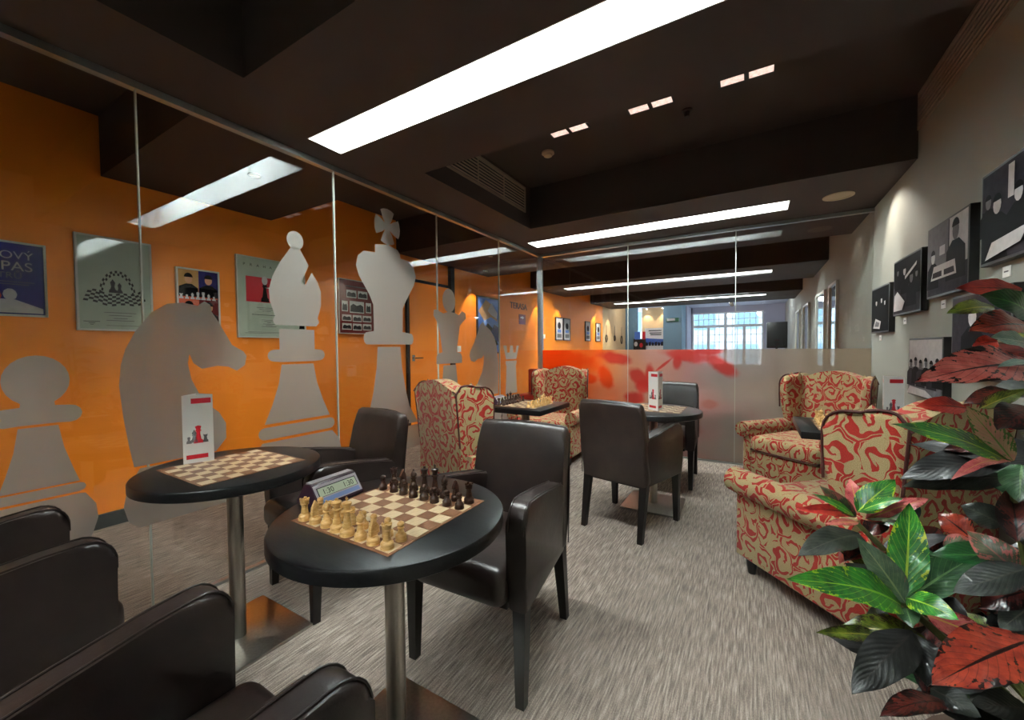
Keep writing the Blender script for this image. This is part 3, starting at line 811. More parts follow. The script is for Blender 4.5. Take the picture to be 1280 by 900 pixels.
clock('small digital chess clock at the edge of the square table by the left glass', -1.885, 2.90, math.radians(96), digits=False)

# ================================================================== menu cards (three-sided tents)
def menu(label, x, y, rz, z=.7415, s=.105, hgt=.29):
    t = thing('menu_card', label, 'menu', (x, y, z), rz, 'three-sided menu cards')
    R = s / math.sqrt(3); C = [(R * math.cos(a), R * math.sin(a)) for a in (-PI / 2, PI / 6, 5 * PI / 6)]
    kme = [('pawn', -.032, .085, .6), ('bishop', -.014, .088, .75), ('king', .0, .084, .85), ('rook', .024, .085, .6)]
    for i in range(3):
        (ax, ay), (bx, by) = C[i], C[(i + 1) % 3]
        mid = Vector(((ax + bx) / 2, (ay + by) / 2, 0)); u = Vector((bx - ax, by - ay, 0)).normalized(); nn = Vector((u.y, -u.x, 0))
        fr = Matrix((u, Vector((0, 0, 1)), nn)).transposed().to_4x4(); fr.translation = mid
        b = MB(); b.span((-s / 2, 0, -.0008), (s / 2, hgt, .0)); pnl = b.build('panel', 'print_white', t, smooth=0); pnl.matrix_local = fr
        for x0, y0, x1, y1 in ((-.042, .018, .032, .036), (-.022, hgt - .036, .046, hgt - .014)):
            b = MB(); b.poly([(x0, y0, .0006), (x1, y0, .0006), (x1, y1, .0006), (x0, y1, .0006)]); st = b.build('red_strip', 'print_red', pnl, smooth=0)
        for k, px, py, sc in kme:
            pr = PROF[k]; b = MB()
            b.poly([(px + r * sc, py + zz * sc, .0005) for r, zz in pr] + [(px - r * sc, py + zz * sc, .0005) for r, zz in reversed(pr)])
            b.build('printed_' + k, 'print_red' if k == 'king' else 'print_grey', pnl, smooth=0)
menu('white three-sided menu card with red chess king print on the empty chessboard table', -2.065, .785, math.radians(12))
menu('white three-sided menu card on the round table by the frosted glass', -.625, 3.165, math.radians(22))
menu('white three-sided menu card on the square table beside the grey wall', .70, 3.19, math.radians(-40))

# ================================================================== frosted figures on the left glass
def sym(y0, prof):   # prof: list of (halfwidth, z) bottom to top
    return [(y0 + w, z) for w, z in prof] + [(y0 - w, z) for w, z in reversed(prof)]
def arcw(w, zc, r, n=6): return [(w + r * math.cos(a), zc + r * math.sin(a)) for a in [(-PI / 2 + PI * i / n) for i in range(n + 1)]]
def decal(label, polys, dx=.0078):
    b = MB()
    for P in polys: b.poly([(GX + dx, y, z) for y, z in P])
    b.bm.normal_update(); bmesh.ops.triangulate(b.bm, faces=b.bm.faces[:])
    o = b.build('frosted_figure', 'frost', smooth=0)
    return tag(o, label, 'glass decal', 'frosted chess figures on the glass')
# pawn
y0 = .385
head = [(.088 * math.cos(a), 1.11 + .098 * math.sin(a)) for a in [(-1.05 + (PI / 2 + 1.05) * i / 10) for i in range(11)]]
decal('frosted pawn figure on the left glass', [
    sym(y0, [(.05, .94)] + arcw(.085, .972, .035) + [(.045, 1.01)] + head),
    sym(y0, [(.105, .69), (.085, .76), (.065, .84), (.052, .93)]),
    sym(y0, arcw(.105, .665, .018, 4)),
    sym(y0, [(.10, .42), (.135, .45), (.155, .52), (.15, .58), (.12, .635), (.10, .638)])])
decal('large frosted knight figure on the left glass', [[(.95, 1.47), (.975, 1.455), (.98, 1.42), (1.01, 1.37), (1.07, 1.25), (1.125, 1.215), (1.14, 1.19), (1.13, 1.14), (1.09, 1.112), (1.05, 1.135), (1.0, 1.142), (.93, 1.13), (.895, 1.16), (.88, 1.205), (.872, 1.16), (.885, 1.08), (.93, .97), (1.0, .90), (1.03, .84), (1.03, .76), (.98, .70),
    (.66, .70), (.645, .80), (.63, .93), (.62, 1.07), (.628, 1.16), (.645, 1.23), (.68, 1.31), (.74, 1.40), (.80, 1.445), (.86, 1.455), (.92, 1.445)],
    [(.62, .53), (.63, .58), (.66, .62), (.70, .64), (1.0, .64), (1.04, .62), (1.065, .58), (1.07, .53), (1.05, .46), (1.02, .42), (.67, .42), (.635, .46)],
    [(.66, .655), (.68, .69), (1.0, .69), (1.02, .655)]])
y0 = 1.43
decal('frosted bishop figure on the left glass', [
    ell(y0, 1.882, .052, .056, 20),
    [(1.405, 1.84), (1.455, 1.84), (1.513, 1.745), (1.462, 1.635), (1.488, 1.622), (1.532, 1.705), (1.57, 1.65), (1.592, 1.59), (1.59, 1.50), (1.565, 1.42), (1.575, 1.395), (1.555, 1.368), (1.30, 1.368), (1.283, 1.395), (1.30, 1.42), (1.272, 1.50), (1.268, 1.57), (1.29, 1.65), (1.34, 1.745)],
    sym(y0, [(.10, 1.15)] + arcw(.145, 1.188, .034) + [(.11, 1.225), (.11, 1.345)]),
    sym(y0, [(.205, .795), (.16, .90), (.12, 1.02), (.10, 1.135)]),
    sym(y0, arcw(.205, .742, .035, 6)),
    sym(y0, [(.24, .42), (.28, .47), (.29, .54), (.27, .63), (.22, .69)])])
y0 = 2.152
cross = []
for q in range(4):
    a = q * PI / 2 + PI / 2
    cross += [(y0 + .125 * math.cos(a + t), 2.145 + .135 * math.sin(a + t)) for t in (-.55, -.3, 0, .3, .55)]
    cross += [(y0 + .075 * math.cos(a + .66), 2.145 + .08 * math.sin(a + .66)), (y0 + .034 * math.cos(a + PI / 4), 2.145 + .036 * math.sin(a + PI / 4)), (y0 + .075 * math.cos(a + PI / 2 - .66), 2.145 + .08 * math.sin(a + PI / 2 - .66))]
decal('large frosted king figure with a cross on the left glass', [cross,
    [(2.033, 1.99), (2.15, 2.012), (2.25, 1.99), (2.272, 1.965), (2.278, 1.93), (2.36, 1.925), (2.42, 1.88), (2.443, 1.81), (2.42, 1.74), (2.34, 1.62), (2.293, 1.54), (2.288, 1.355)]
    + [(2.375 + .03 * math.cos(a), 1.30 + .045 * math.sin(a)) for a in (1.2, .6, 0, -.6, -1.3)] + [(1.945 + .03 * math.cos(a), 1.30 + .045 * math.sin(a)) for a in (-1.8, -2.5, -PI, 2.5, 1.9)]
    + [(2.01, 1.355), (2.008, 1.54), (1.97, 1.62), (1.885, 1.74), (1.862, 1.81), (1.88, 1.88), (1.93, 1.922), (2.03, 1.93)],
    sym(2.15, [(.33, .42), (.36, .50), (.33, .60)]), sym(2.15, [(.29, .62), (.20, .76), (.16, .90), (.125, 1.08), (.112, 1.238)])])
y0 = 2.86
decal('frosted queen figure on the left glass', [
    ell(y0, 1.658, .09, .108, 24),
    [(2.70, 1.565), (2.655, 1.56), (2.648, 1.51), (2.71, 1.44), (2.735, 1.33), (2.76, 1.19), (2.70, 1.175), (2.68, 1.15), (2.68, 1.085), (3.04, 1.085), (3.04, 1.15), (3.02, 1.175), (2.96, 1.19), (2.99, 1.33), (3.015, 1.44), (3.11, 1.51), (3.10, 1.56), (3.05, 1.575), (3.0, 1.535), (2.94, 1.55), (2.86, 1.56), (2.78, 1.535), (2.73, 1.55)],
    sym(y0, [(.30, .42), (.32, .5), (.29, .58)]), sym(y0, [(.25, .60), (.16, .74), (.11, .90), (.088, 1.07)])])
decal('small frosted knight figure facing the frosted queen on the left glass', [[(3.40, 1.495), (3.43, 1.46), (3.53, 1.41), (3.60, 1.34), (3.645, 1.25), (3.68, 1.04), (3.67, .73), (3.24, .73), (3.29, .87), (3.37, .98), (3.40, 1.07), (3.405, 1.15), (3.36, 1.12), (3.30, 1.115), (3.24, 1.085), (3.18, 1.10), (3.16, 1.15), (3.17, 1.19), (3.24, 1.28), (3.30, 1.38), (3.34, 1.46)],
    [(3.18, .42), (3.15, .5), (3.2, .62), (3.70, .62), (3.74, .5), (3.70, .42)]])
y0 = 3.95
decal('frosted rook figure next to the corner post on the left glass', [
    [(3.84, 1.095), (4.065, 1.095), (4.13, 1.25), (4.075, 1.25), (4.05, 1.17), (4.0, 1.17), (3.99, 1.25), (3.93, 1.25), (3.915, 1.17), (3.865, 1.17), (3.85, 1.25), (3.78, 1.25)],
    sym(y0, [(.13, .70), (.115, .86), (.105, 1.02), (.12, 1.04), (.12, 1.075)]), sym(y0, [(.19, .42), (.20, .5), (.165, .60), (.165, .68)])])

# ================================================================== posters on the orange wall
def flat(frame_o, name, mat, pts, lift):
    b = MB(); b.poly([(x, y, lift) for x, y in pts]); b.bm.normal_update(); bmesh.ops.triangulate(b.bm, faces=b.bm.faces[:])
    return b.build(name, mat, frame_o, smooth=0)
def poster(name, label, cat, y, z, wd, hg, sheet, framem, M4fn=on_left, x=None, fw=.012, dep=.025, group=None, margin=.0):
    t = thing(name, label, cat, group=group); t.matrix_world = M4fn(y, z, x if x is not None else LX + .001)
    b = MB()
    b.span((0, 0, 0), (wd, fw, dep)); b.span((0, hg - fw, 0), (wd, hg, dep)); b.span((0, fw, 0), (fw, hg - fw, dep)); b.span((wd - fw, fw, 0), (wd, hg - fw, dep))
    b.build('frame', framem, t, smooth=0)
    b = MB(); b.span((fw, fw, .004), (wd - fw, hg - fw, dep - .006)); sh = b.build('print', sheet, t, smooth=0)
    t['_lift'] = dep - .0055
    return t, sh
def txt(par, s, size, x, y, lift, mat, align='LEFT', name='lettering'):
    me = text_mesh(s, size, .0002, align); me.materials.append(M(mat)); return link(name, me, par, (x, y, lift))
PG = 'framed chess posters on the orange wall'
LZ = .0195
def lines(sh, x0, x1, ys, mat='print_grey', hgt=.006):
    b = MB()
    for i, yy in enumerate(ys):
        k = .06 * ((i * 37) % 5) / 5
        b.poly([(x0 + k, yy, LZ + .0004), (x1 - k, yy, LZ + .0004), (x1 - k, yy + hgt, LZ + .0004), (x0 + k, yy + hgt, LZ + .0004)])
    b.build('small_print', mat, sh, smooth=0)
# 1 navy poster
t, sh = poster('framed_poster', 'navy chess poster with white lettering in a pale frame, next to the large chequered-arch poster', 'poster', .27, 1.44, .41, .45, 'print_navy', 'light_frame', group=PG)
txt(sh, 'ŠACHOVÝ', .066, .055, .345, LZ + .0005, 'print_light'); txt(sh, 'ZÁPAS', .078, .125, .275, LZ + .0005, 'print_light'); txt(sh, 'MISTRŮ', .05, .14, .228, LZ + .0005, 'print_grey')
lines(sh, .1, .36, (.205, .19), 'print_grey', .004)
flat(sh, 'white_ground', 'print_light', [(.02, .02), (.39, .02), (.39, .05), (.28, .10), (.02, .11)], LZ + .0003)
for cx, cy, m in ((.06, .13, 'print_ochre'), (.12, .14, 'print_light'), (.20, .12, 'print_coral'), (.26, .13, 'print_light')):
    flat(sh, 'printed_figure', m, ell(cx, cy, .028, .036, 10), LZ + .0006)
# 2 large pale green with chequered arch
t, sh = poster('framed_poster', 'large pale green chess poster with a chequered arch drawing, in a pale frame', 'poster', .805, 1.365, .395, .645, 'print_green', 'light_frame', group=PG)
b = MB()
for i in range(14):
    for j in range(6):
        if (i + j) % 2: continue
        u0, u1 = -1 + 2 * i / 14, -1 + 2 * (i + 1) / 14
        f = lambda u, v: (.195 + u * (.165 - .03 * v / 6), .175 + v * .014 + .03 * u * u + .006 * math.sin(u * 7), LZ + .0004)
        b.poly([f(u0, j), f(u1, j), f(u1, j + 1), f(u0, j + 1)])
b.build('printed_chequer', 'print_black', sh, smooth=0, recalc=False)
b = MB()
for i in range(22):
    if i % 2: continue
    a0, a1 = PI * i / 22, PI * (i + 1) / 22
    for rr in ((.075, .085), (.085, .095)):
        sh_ = .5 * PI / 22 if rr[0] > .08 else 0
        g = lambda a, r: (.205 + r * 1.0 * math.cos(a + sh_ * 2), .255 + r * 1.75 * math.sin(a + sh_ * 2), LZ + .0004)
        b.poly([g(a0, rr[0]), g(a1, rr[0]), g(a1, rr[1]), g(a0, rr[1])])
b.build('printed_arch', 'print_black', sh, smooth=0, recalc=False)
for cx, k in ((.18, 1.6), (.215, 1.25)):
    pr = PROF['bishop']; flat(sh, 'printed_figure', 'print_mid', [(cx + r * k * .8, .265 + zz * k * .8) for r, zz in pr] + [(cx - r * k * .8, .265 + zz * k * .8) for r, zz in reversed(pr)], LZ + .0004)
lines(sh, .13, .3, (.125, .105, .085, .07), 'print_grey', .004); lines(sh, .03, .11, (.06, .05, .04), 'print_mid', .004); lines(sh, .14, .34, (.035,), 'print_grey', .003)
# 3 four portraits
t, sh = poster('framed_poster', 'small chess poster with four portraits in coloured squares, in a pale frame', 'poster', 1.345, 1.42, .295, .455, 'print_coral', 'light_frame', group=PG)
for x0, yy, m, hair in ((.012, .232, 'print_ochre', 0), (.148, .232, 'print_navy', 1), (.012, .012, 'print_coral', 0), (.148, .012, 'print_maroon', 1)):
    flat(sh, 'printed_square', m, rect(x0, yy, x0 + .135, yy + .211), LZ + .0003)
    flat(sh, 'printed_jacket', 'print_black', [(x0, yy), (x0 + .135, yy), (x0 + .13, yy + .07), (x0 + .09, yy + .1), (x0 + .05, yy + .1), (x0 + .005, yy + .075)], LZ + .0005)
    flat(sh, 'printed_face', 'print_skin', ell(x0 + .068, yy + .14, .026, .036, 14), LZ + .0007)
    flat(sh, 'printed_hair', 'print_black', ell(x0 + .068, yy + .152, .029, .034, 12, 0, 180), LZ + .0009)
b = MB()
for i in range(7):
    pr = PROF[['rook', 'pawn', 'bishop', 'queen', 'king', 'bishop', 'pawn'][i]]; b.poly([(.03 + i * .037 + r * .9, .212 + zz * .7, LZ + .001) for r, zz in pr] + [(.03 + i * .037 - r * .9, .212 + zz * .7, LZ + .001) for r, zz in reversed(pr)])
b.bm.normal_update(); bmesh.ops.triangulate(b.bm, faces=b.bm.faces[:]); b.build('printed_chessmen', 'print_light', sh, smooth=0)
# 4 PRAHA 90
t, sh = poster('framed_poster', 'pale poster lettered PRAHA 90 with a chess king on a red square', 'poster', 1.77, 1.335, .62, .72, 'print_green', 'light_frame', group=PG, fw=.008)
for i, ch in enumerate('PRAHA'): txt(sh, ch, .034, .055 + i * .056, .635, LZ + .0005, 'print_black')
txt(sh, '90', .06, .345, .625, LZ + .0005, 'print_mid')
flat(sh, 'red_square', 'print_red', rect(.075, .32, .40, .545), LZ + .0003)
pr = PROF['king']; flat(sh, 'printed_king', 'print_black', [(.235 + r * 1.9, .325 + zz * 2.2) for r, zz in pr] + [(.235 - r * 1.9, .325 + zz * 2.2) for r, zz in reversed(pr)], LZ + .0005)
flat(sh, 'printed_crown', 'print_light', ell(.235, .52, .026, .04, 12), LZ + .0006); flat(sh, 'white_wedge', 'print_white', [(.235, .455), (.40, .44), (.40, .48)], LZ + .0007)
lines(sh, .16, .33, (.27, .255, .24), 'print_grey', .004); lines(sh, .12, .40, (.205,), 'print_mid', .004); lines(sh, .2, .33, (.16, .148, .136, .124, .112, .1), 'print_grey', .004); lines(sh, .06, .5, (.04, .05), 'print_grey', .003)
flat(sh, 'printed_corner', 'print_black', [(.55, .09), (.605, .09), (.605, .26), (.585, .20), (.56, .16)], LZ + .0005)
# 5 maroon with small photographs
t, sh = poster('framed_poster', 'dark maroon poster with rows of small black and white photographs', 'poster', 2.765, 1.395, .47, .60, 'print_maroon', 'light_frame', group=PG, fw=.008)
for x0, yy, wd, hg in ((.10, .40, .13, .085), (.25, .40, .13, .085), (.04, .245, .075, .115), (.14, .235, .19, .13), (.355, .245, .075, .115), (.04, .14, .12, .07), (.175, .135, .12, .075), (.31, .14, .12, .07), (.04, .045, .12, .07), (.175, .04, .12, .075), (.31, .045, .12, .07)):
    p = flat(sh, 'printed_photo', 'print_light', rect(x0, yy, x0 + wd, yy + hg), LZ + .0003)
    flat(sh, 'printed_group', 'print_mid', [(x0 + .006, yy + .01), (x0 + wd - .006, yy + .01), (x0 + wd - .01, yy + hg * .6), (x0 + wd * .75, yy + hg * .75), (x0 + wd * .5, yy + hg * .62), (x0 + wd * .25, yy + hg * .78), (x0 + .01, yy + hg * .58)], LZ + .0005)
lines(sh, .09, .38, (.52,), 'print_grey', .012)
# 6 dark framed colourful poster by the door
t, sh = poster('framed_poster', 'blue and ochre poster in a dark frame between the door and the TERASA lettering', 'poster', 5.30, 1.13, .66, .95, 'print_blue', 'black_frame', group=PG, fw=.025)
flat(sh, 'printed_shape', 'print_ochre', [(.04, .7), (.25, .9), (.5, .8), (.6, .55), (.4, .62), (.2, .55)], LZ + .0004)
flat(sh, 'printed_shape', 'print_black', [(.1, .3), (.3, .52), (.5, .4), (.62, .15), (.35, .1)], LZ + .0005)
flat(sh, 'printed_shape', 'print_light', [(.3, .72), (.42, .86), (.6, .7), (.58, .6), (.4, .66)], LZ + .0006)
flat(sh, 'printed_shape', 'print_navy', [(.35, .3), (.5, .5), (.63, .45), (.63, .2)], LZ + .0007)
# lettering and signs on the wall
me = text_mesh('TERASA', .165, .004); me.materials.append(M('lettering'))
o = bpy.data.objects.new('wall_lettering', me); COL.objects.link(o); o.matrix_world = on_left(6.36, 1.965, LX + .004); o.scale = (1.12, 1, 1)
tag(o, 'dark TERASA lettering on the orange wall', 'lettering')
t = thing('small_sign', 'maroon arrow sign under the TERASA lettering', 'sign'); t.matrix_world = on_left(6.69, 1.68, LX)
b = MB(); b.span((0, 0, 0), (.25, .19, .008)); b.build('plate', 'sign_maroon', t, smooth=0)
b = MB(); b.poly([(.05, .115, .0085), (.12, .115, .0085), (.12, .095, .0085), (.19, .13, .0085), (.12, .165, .0085), (.12, .145, .0085), (.05, .145, .0085)]); b.build('arrow', 'print_white', t, smooth=0)
t = thing('light_switch', 'white light switch on the orange wall next to the door frame', 'switch'); t.matrix_world = on_left(4.80, 1.17, LX)
b = MB(); b.span((0, 0, 0), (.09, .09, .01), bev=.003); b.build('plate', 'white_paint', t)
b = MB(); b.span((.02, .015, .01), (.07, .075, .014), bev=.002); b.build('rocker', 'white_paint', t)
t = thing('light_switch', 'white light switch on the orange wall beside the pair of tall pictures', 'switch'); t.matrix_world = on_left(7.72, 1.42, LX)
b = MB(); b.span((0, 0, 0), (.09, .09, .01), bev=.003); b.build('plate', 'white_paint', t)
b = MB(); b.span((.02, .015, .01), (.07, .075, .014), bev=.002); b.build('rocker', 'white_paint', t)
for y, lab in ((8.32, 'tall narrow framed print, first of the pair beside the light switch'), (8.77, 'tall narrow framed print, second of the pair beside the light switch'), (10.2, 'tall narrow framed print under the hall spotlight'), (11.04, 'tall narrow framed print where the orange wall turns cream')):
    t, sh = poster('framed_print', lab, 'picture', y, 1.39, .40, .53, 'print_light', 'black_frame', group='tall narrow framed prints in the hall', fw=.022)
    flat(sh, 'printed_shape', 'print_mid', ell(.2, .34, .09, .08, 9), LZ + .0004); flat(sh, 'printed_shape', 'print_blue', rect(.1, .18, .3, .25), LZ + .0004); flat(sh, 'printed_shape', 'print_grey', rect(.08, .06, .32, .15), LZ + .0004)
for y, k, lab in ((12.0, 1, 'nearest the framed prints'), (12.85, .8, 'smallest, between two others'), (13.65, 1.2, 'largest, next to the blue wall')):
    t = thing('hanging_ornament', 'dark ornament on a cord on the cream wall, ' + lab, 'ornament', (LX + .02, y, 1.9), 0, 'hanging ornaments on the cream wall')
    b = MB(); b.tube([(0, 0, 0), (0, 0, -.3)], .006, 6); b.build('cord', 'black_plastic', t)
    b = MB(); b.tube([(0, .08 * k * math.sin(a), -.3 - .11 * k + .11 * k * math.cos(a)) for a in [2 * PI * i / 16 for i in range(16)]], .014, 6, closed=True); b.build('ring', 'dark_metal', t)

# ================================================================== black and white photographs on the grey wall
RG = 'black and white chess photographs on the grey wall'
def bw(label, y1, z0, wd, hg, shapes, capt=True, dep=.035):
    """y1 = far edge; u runs towards the camera"""
    t = thing('photo_canvas', label, 'picture', group=RG); t.matrix_world = on_right(y1, z0, RX - .001)
    b = MB(); b.span((0, 0, 0), (wd, hg, dep), bev=.002, seg=1); b.build('canvas', 'black_frame', t)
    L = dep + .0006
    b = MB(); k = .012; b.poly([(k, k, L), (wd - k, k, L), (wd - k, hg - k, L), (k, hg - k, L)]); pr = b.build('print', 'print_mid', t, smooth=0)
    for i, (m, pts) in enumerate(shapes): flat(pr, 'printed_shape', m, [(k + px * (wd - 2 * k), k + py * (hg - 2 * k)) for px, py in pts], L + .0004 * (i + 1))
    if capt:
        c = thing('caption_tag', 'small white caption tag below the ' + label.split(' of ')[-1].split(',')[0] if ' of ' in label else 'small white caption tag', 'label', group='caption tags under the photographs'); c.matrix_world = on_right(y1 - .1, z0 - .062, RX - .001)
        b = MB(); b.span((0, 0, 0), (.06, .045, .003)); b.build('card', 'print_white', c, smooth=0)
        b = MB(); b.poly([(.012, .02, .0034), (.048, .02, .0034), (.048, .026, .0034), (.012, .026, .0034)]); b.build('line', 'print_grey', c, smooth=0)
def person_shapes(cx, base, s, face='print_light', coat='print_black'):
    return [(coat, [(cx - .15 * s, base), (cx - .14 * s, base + .26 * s), (cx - .05 * s, base + .34 * s), (cx + .05 * s, base + .34 * s), (cx + .14 * s, base + .26 * s), (cx + .15 * s, base)]),
            (face, ell(cx, base + .42 * s, .05 * s, .085 * s, 12)), ('print_black', ell(cx, base + .455 * s, .055 * s, .07 * s, 10, 0, 180))]
board = [('print_light', [(.15, .08), (.55, .05), (.62, .22), (.3, .30)]), ('print_grey', [(.25, .12), (.5, .10), (.54, .19), (.33, .24)])]
bw('black and white photograph of people round a lit chessboard, nearest the far glass', 4.55, 1.318, .517, .37, [('print_black', rect(0, 0, 1, 1))] + person_shapes(.3, .3, .9) + person_shapes(.62, .35, .85) + person_shapes(.82, .3, .8) + board)
bw('black and white photograph of players leaning over pale sheets', 3.93, 1.425, .555, .385, [('print_black', rect(0, .5, 1, 1))] + person_shapes(.7, .1, 1.2, 'print_grey') + person_shapes(.45, .35, 1) + person_shapes(.9, .3, .8, 'print_grey') + person_shapes(.2, .45, .8, 'print_grey') + [('print_light', [(.05, .05), (.4, .05), (.5, .2), (.2, .42), (.08, .35)]), ('print_light', [(.5, .6), (.9, .78), (.92, .84), (.5, .66)])])
bw('black and white photograph of two men at a table with name plates', 3.276, 1.482, .53, .40, [('print_grey', rect(0, .3, .55, 1)), ('print_light', rect(.58, .35, 1, 1))] + person_shapes(.16, .1, 1.1) + person_shapes(.74, .15, 1.55, 'print_grey') + [('print_light', [(.12, .22), (.78, .22), (.74, .42), (.2, .42)]), ('print_mid', [(.16, .25), (.42, .25), (.42, .33), (.18, .33)]), ('print_mid', [(.48, .25), (.74, .25), (.72, .33), (.48, .33)]), ('print_light', rect(.36, .55, .5, .68))])
bw('black and white photograph of men in suits and a bright monument', 2.634, 1.56, .56, .40, [('print_mid', rect(0, 0, 1, 1)), ('print_black', [(0, 0), (.4, 0), (.3, .5), (0, .6)])] + person_shapes(.1, .3, .9, 'print_grey') + person_shapes(.7, .35, .9, 'print_grey') + person_shapes(.25, .1, 1.2) + person_shapes(.55, .15, 1.1) + person_shapes(.85, .1, 1.2) + [('print_light', [(.42, .6), (.5, .6), (.5, .95), (.42, .95)]), ('print_light', [(.1, .02), (.6, .1), (.7, .25), (.2, .2)])])
bw('black and white photograph of a standing crowd in pale light', 3.57, .90, .55, .36, [('print_light', rect(0, .5, 1, 1)), ('print_grey', rect(0, 0, 1, .5))] + sum([person_shapes(.08 + .17 * i, .15 + .04 * (i % 2), .95, 'print_grey', 'print_black' if i % 2 else 'print_mid') for i in range(6)], []) + [('print_light', [(.0, 0), (.9, 0), (.6, .12), (.1, .14)])], capt=False)
bw('black and white photograph of a seated player, half hidden by red leaves', 2.92, 1.06, .56, .40, [('print_mid', rect(0, 0, 1, 1))] + person_shapes(.4, .1, 1.5) + board, capt=False)

# ================================================================== hall behind the far glass
t = thing('red_bench', 'low red upholstered bench behind the frosted glass', 'bench', (-1.1, 5.06, 0))
b = MB(); b.box((0, 0, .42), (2.3, .46, .14), bev=.02); b.build('seat', 'red_vinyl', t)
b = MB(); b.box((-.72, .23, .60), (1.05, .07, .34), bev=.015); b.build('backrest', 'red_vinyl', t)
b = MB(); b.box((0, .05, .18), (2.2, .3, .34)); b.build('base', 'light_frame', t, smooth=0)
t = thing('tubular_frame', 'dark bent tube stand behind the frosted glass by the red bench', 'frame', (-.72, 4.765, 0))
b = MB(); b.tube([(-.52, 0, 0), (-.50, 0, .5), (-.48, 0, .70)] + [(-.40 - .08 * math.cos(a), 0, .72 + .08 * math.sin(a)) for a in (.3, .8, 1.2, 1.57)] + [(.40 + .08 * math.sin(a), 0, .72 + .08 * math.cos(a)) for a in (0, .4, .8, 1.3)] + [(.48, 0, .6), (.54, 0, 0)], .014, 8); b.build('tube', 'dark_metal', t)
b = MB(); b.tube([(-.50, 0, .35), (.51, 0, .35)], .010, 8); b.build('rail', 'dark_metal', t)
t = thing('cafe_table', 'brown wooden table behind the frosted glass', 'table', (.35, 5.75, 0))
b = MB(); b.box((0, 0, .735), (1.1, .7, .03), bev=.004); b.build('table_top', 'table_wood', t)
b = MB(); b.lathe([(.2, 0), (.2, .015), (.03, .03), (.03, .72)], 20); b.build('pedestal', 'dark_metal', t)
t = thing('cafe_chair', 'red padded chair in the corridor next to the wooden stool', 'chair', (-3.0, 5.75, 0))
b = MB(); b.box((0, 0, .43), (.5, .5, .1), bev=.03); b.build('seat', 'red_vinyl', t)
b = MB(); b.box((0, .22, .66), (.5, .08, .42), bev=.03); b.build('backrest', 'red_vinyl', t)
for sx in (-1, 1):
    for sy in (-1, 1): b = MB(); b.tube([(sx * .2, sy * .2, .38), (sx * .21, sy * .21, 0)], .015); b.build('leg', 'black_wood', t)
t = thing('wooden_stool', 'yellowish wooden stool in the corridor behind the corner post', 'stool', (-3.15, 6.75, 0))
b = MB(); b.box((0, 0, .75), (.6, .5, .05), bev=.006); b.build('seat', 'table_wood', t)
for sx in (-1, 1):
    for sy in (-1, 1): b = MB(); b.box((sx * .25, sy * .2, .365), (.07, .07, .73)); b.build('leg', 'table_wood', t, smooth=0)
# framed mirrors on the grey wall of the hall
plain('mirror', srgb(200, 214, 222), .03, metal=1)
for y0, y1, lab in ((6.35, 6.95, 'tall white framed mirror on the grey wall just behind the far glass'), (7.35, 8.25, 'second tall white framed mirror along the grey wall of the hall'), (9.3, 10.2, 'third tall white framed mirror along the grey wall of the hall'), (11.0, 11.9, 'tall white framed mirror on the grey wall next to the reception')):
    t = thing('wall_mirror', lab, 'mirror', group='framed mirrors on the grey wall'); t.matrix_world = on_right(y1, .75, RX - .001); wd, hg, k = y1 - y0, 1.28, .035
    b = MB(); b.span((0, 0, 0), (wd, k, .03)); b.span((0, hg - k, 0), (wd, hg, .03)); b.span((0, k, 0), (k, hg - k, .03)); b.span((wd - k, k, 0), (wd, hg - k, .03)); b.build('frame', 'light_frame', t, smooth=0)
    b = MB(); b.span((k, k, .002), (wd - k, hg - k, .012)); b.build('glass', 'mirror', t, smooth=0)
t = thing('loudspeaker', 'black loudspeaker on a pole stand in the hall', 'speaker', (.38, 9.0, 0))
b = MB(); b.box((0, 0, 1.42), (.32, .3, .48), bev=.015); b.build('cabinet', 'black_plastic', t)
b = MB(); b.tube([(0, 0, 1.19), (0, 0, .02)], .018); b.build('pole', 'dark_metal', t)
for k in range(3): b = MB(); b.tube([(0, 0, .45), (.35 * math.cos(k * 2.09), .35 * math.sin(k * 2.09), .01)], .012); b.build('leg', 'dark_metal', t)

# reception: blue grey walls, banner, windows
b = MB(); b.span((LX - .4, 14.2, 0), (-3.0 - .45, 14.35, 2.62)); b.span((LX - .45, 12.6, 0), (LX - .15, 14.2, 2.62)); struct(b.build('wall_back', 'wall_blue', smooth=0))
b = MB(); b.span((-2.55, 14.0, 0), (-1.98, 15.0, 2.62)); struct(b.build('wall_reception', 'wall_blue', smooth=0))
b = MB(); b.span((-3.45, 14.9, 0), (-2.55, 15.05, 2.62)); struct(b.build('wall_niche', 'wall_cream', smooth=0))
b = MB(); b.span((-1.98, 14.9, 0), (-1.94, 16.0, 2.62)); b.span((-1.98, 16.0, 2.42), (RX, 16.2, 2.62)); b.span((-1.98, 16.0, 0), (RX, 16.2, .55)); b.span((.30, 16.0, .55), (RX, 16.2, 2.42)); b.span((-2.1, 16.0, 0), (-1.9, 16.2, 2.62)); struct(b.build('wall_window', 'wall_lilac', smooth=0))
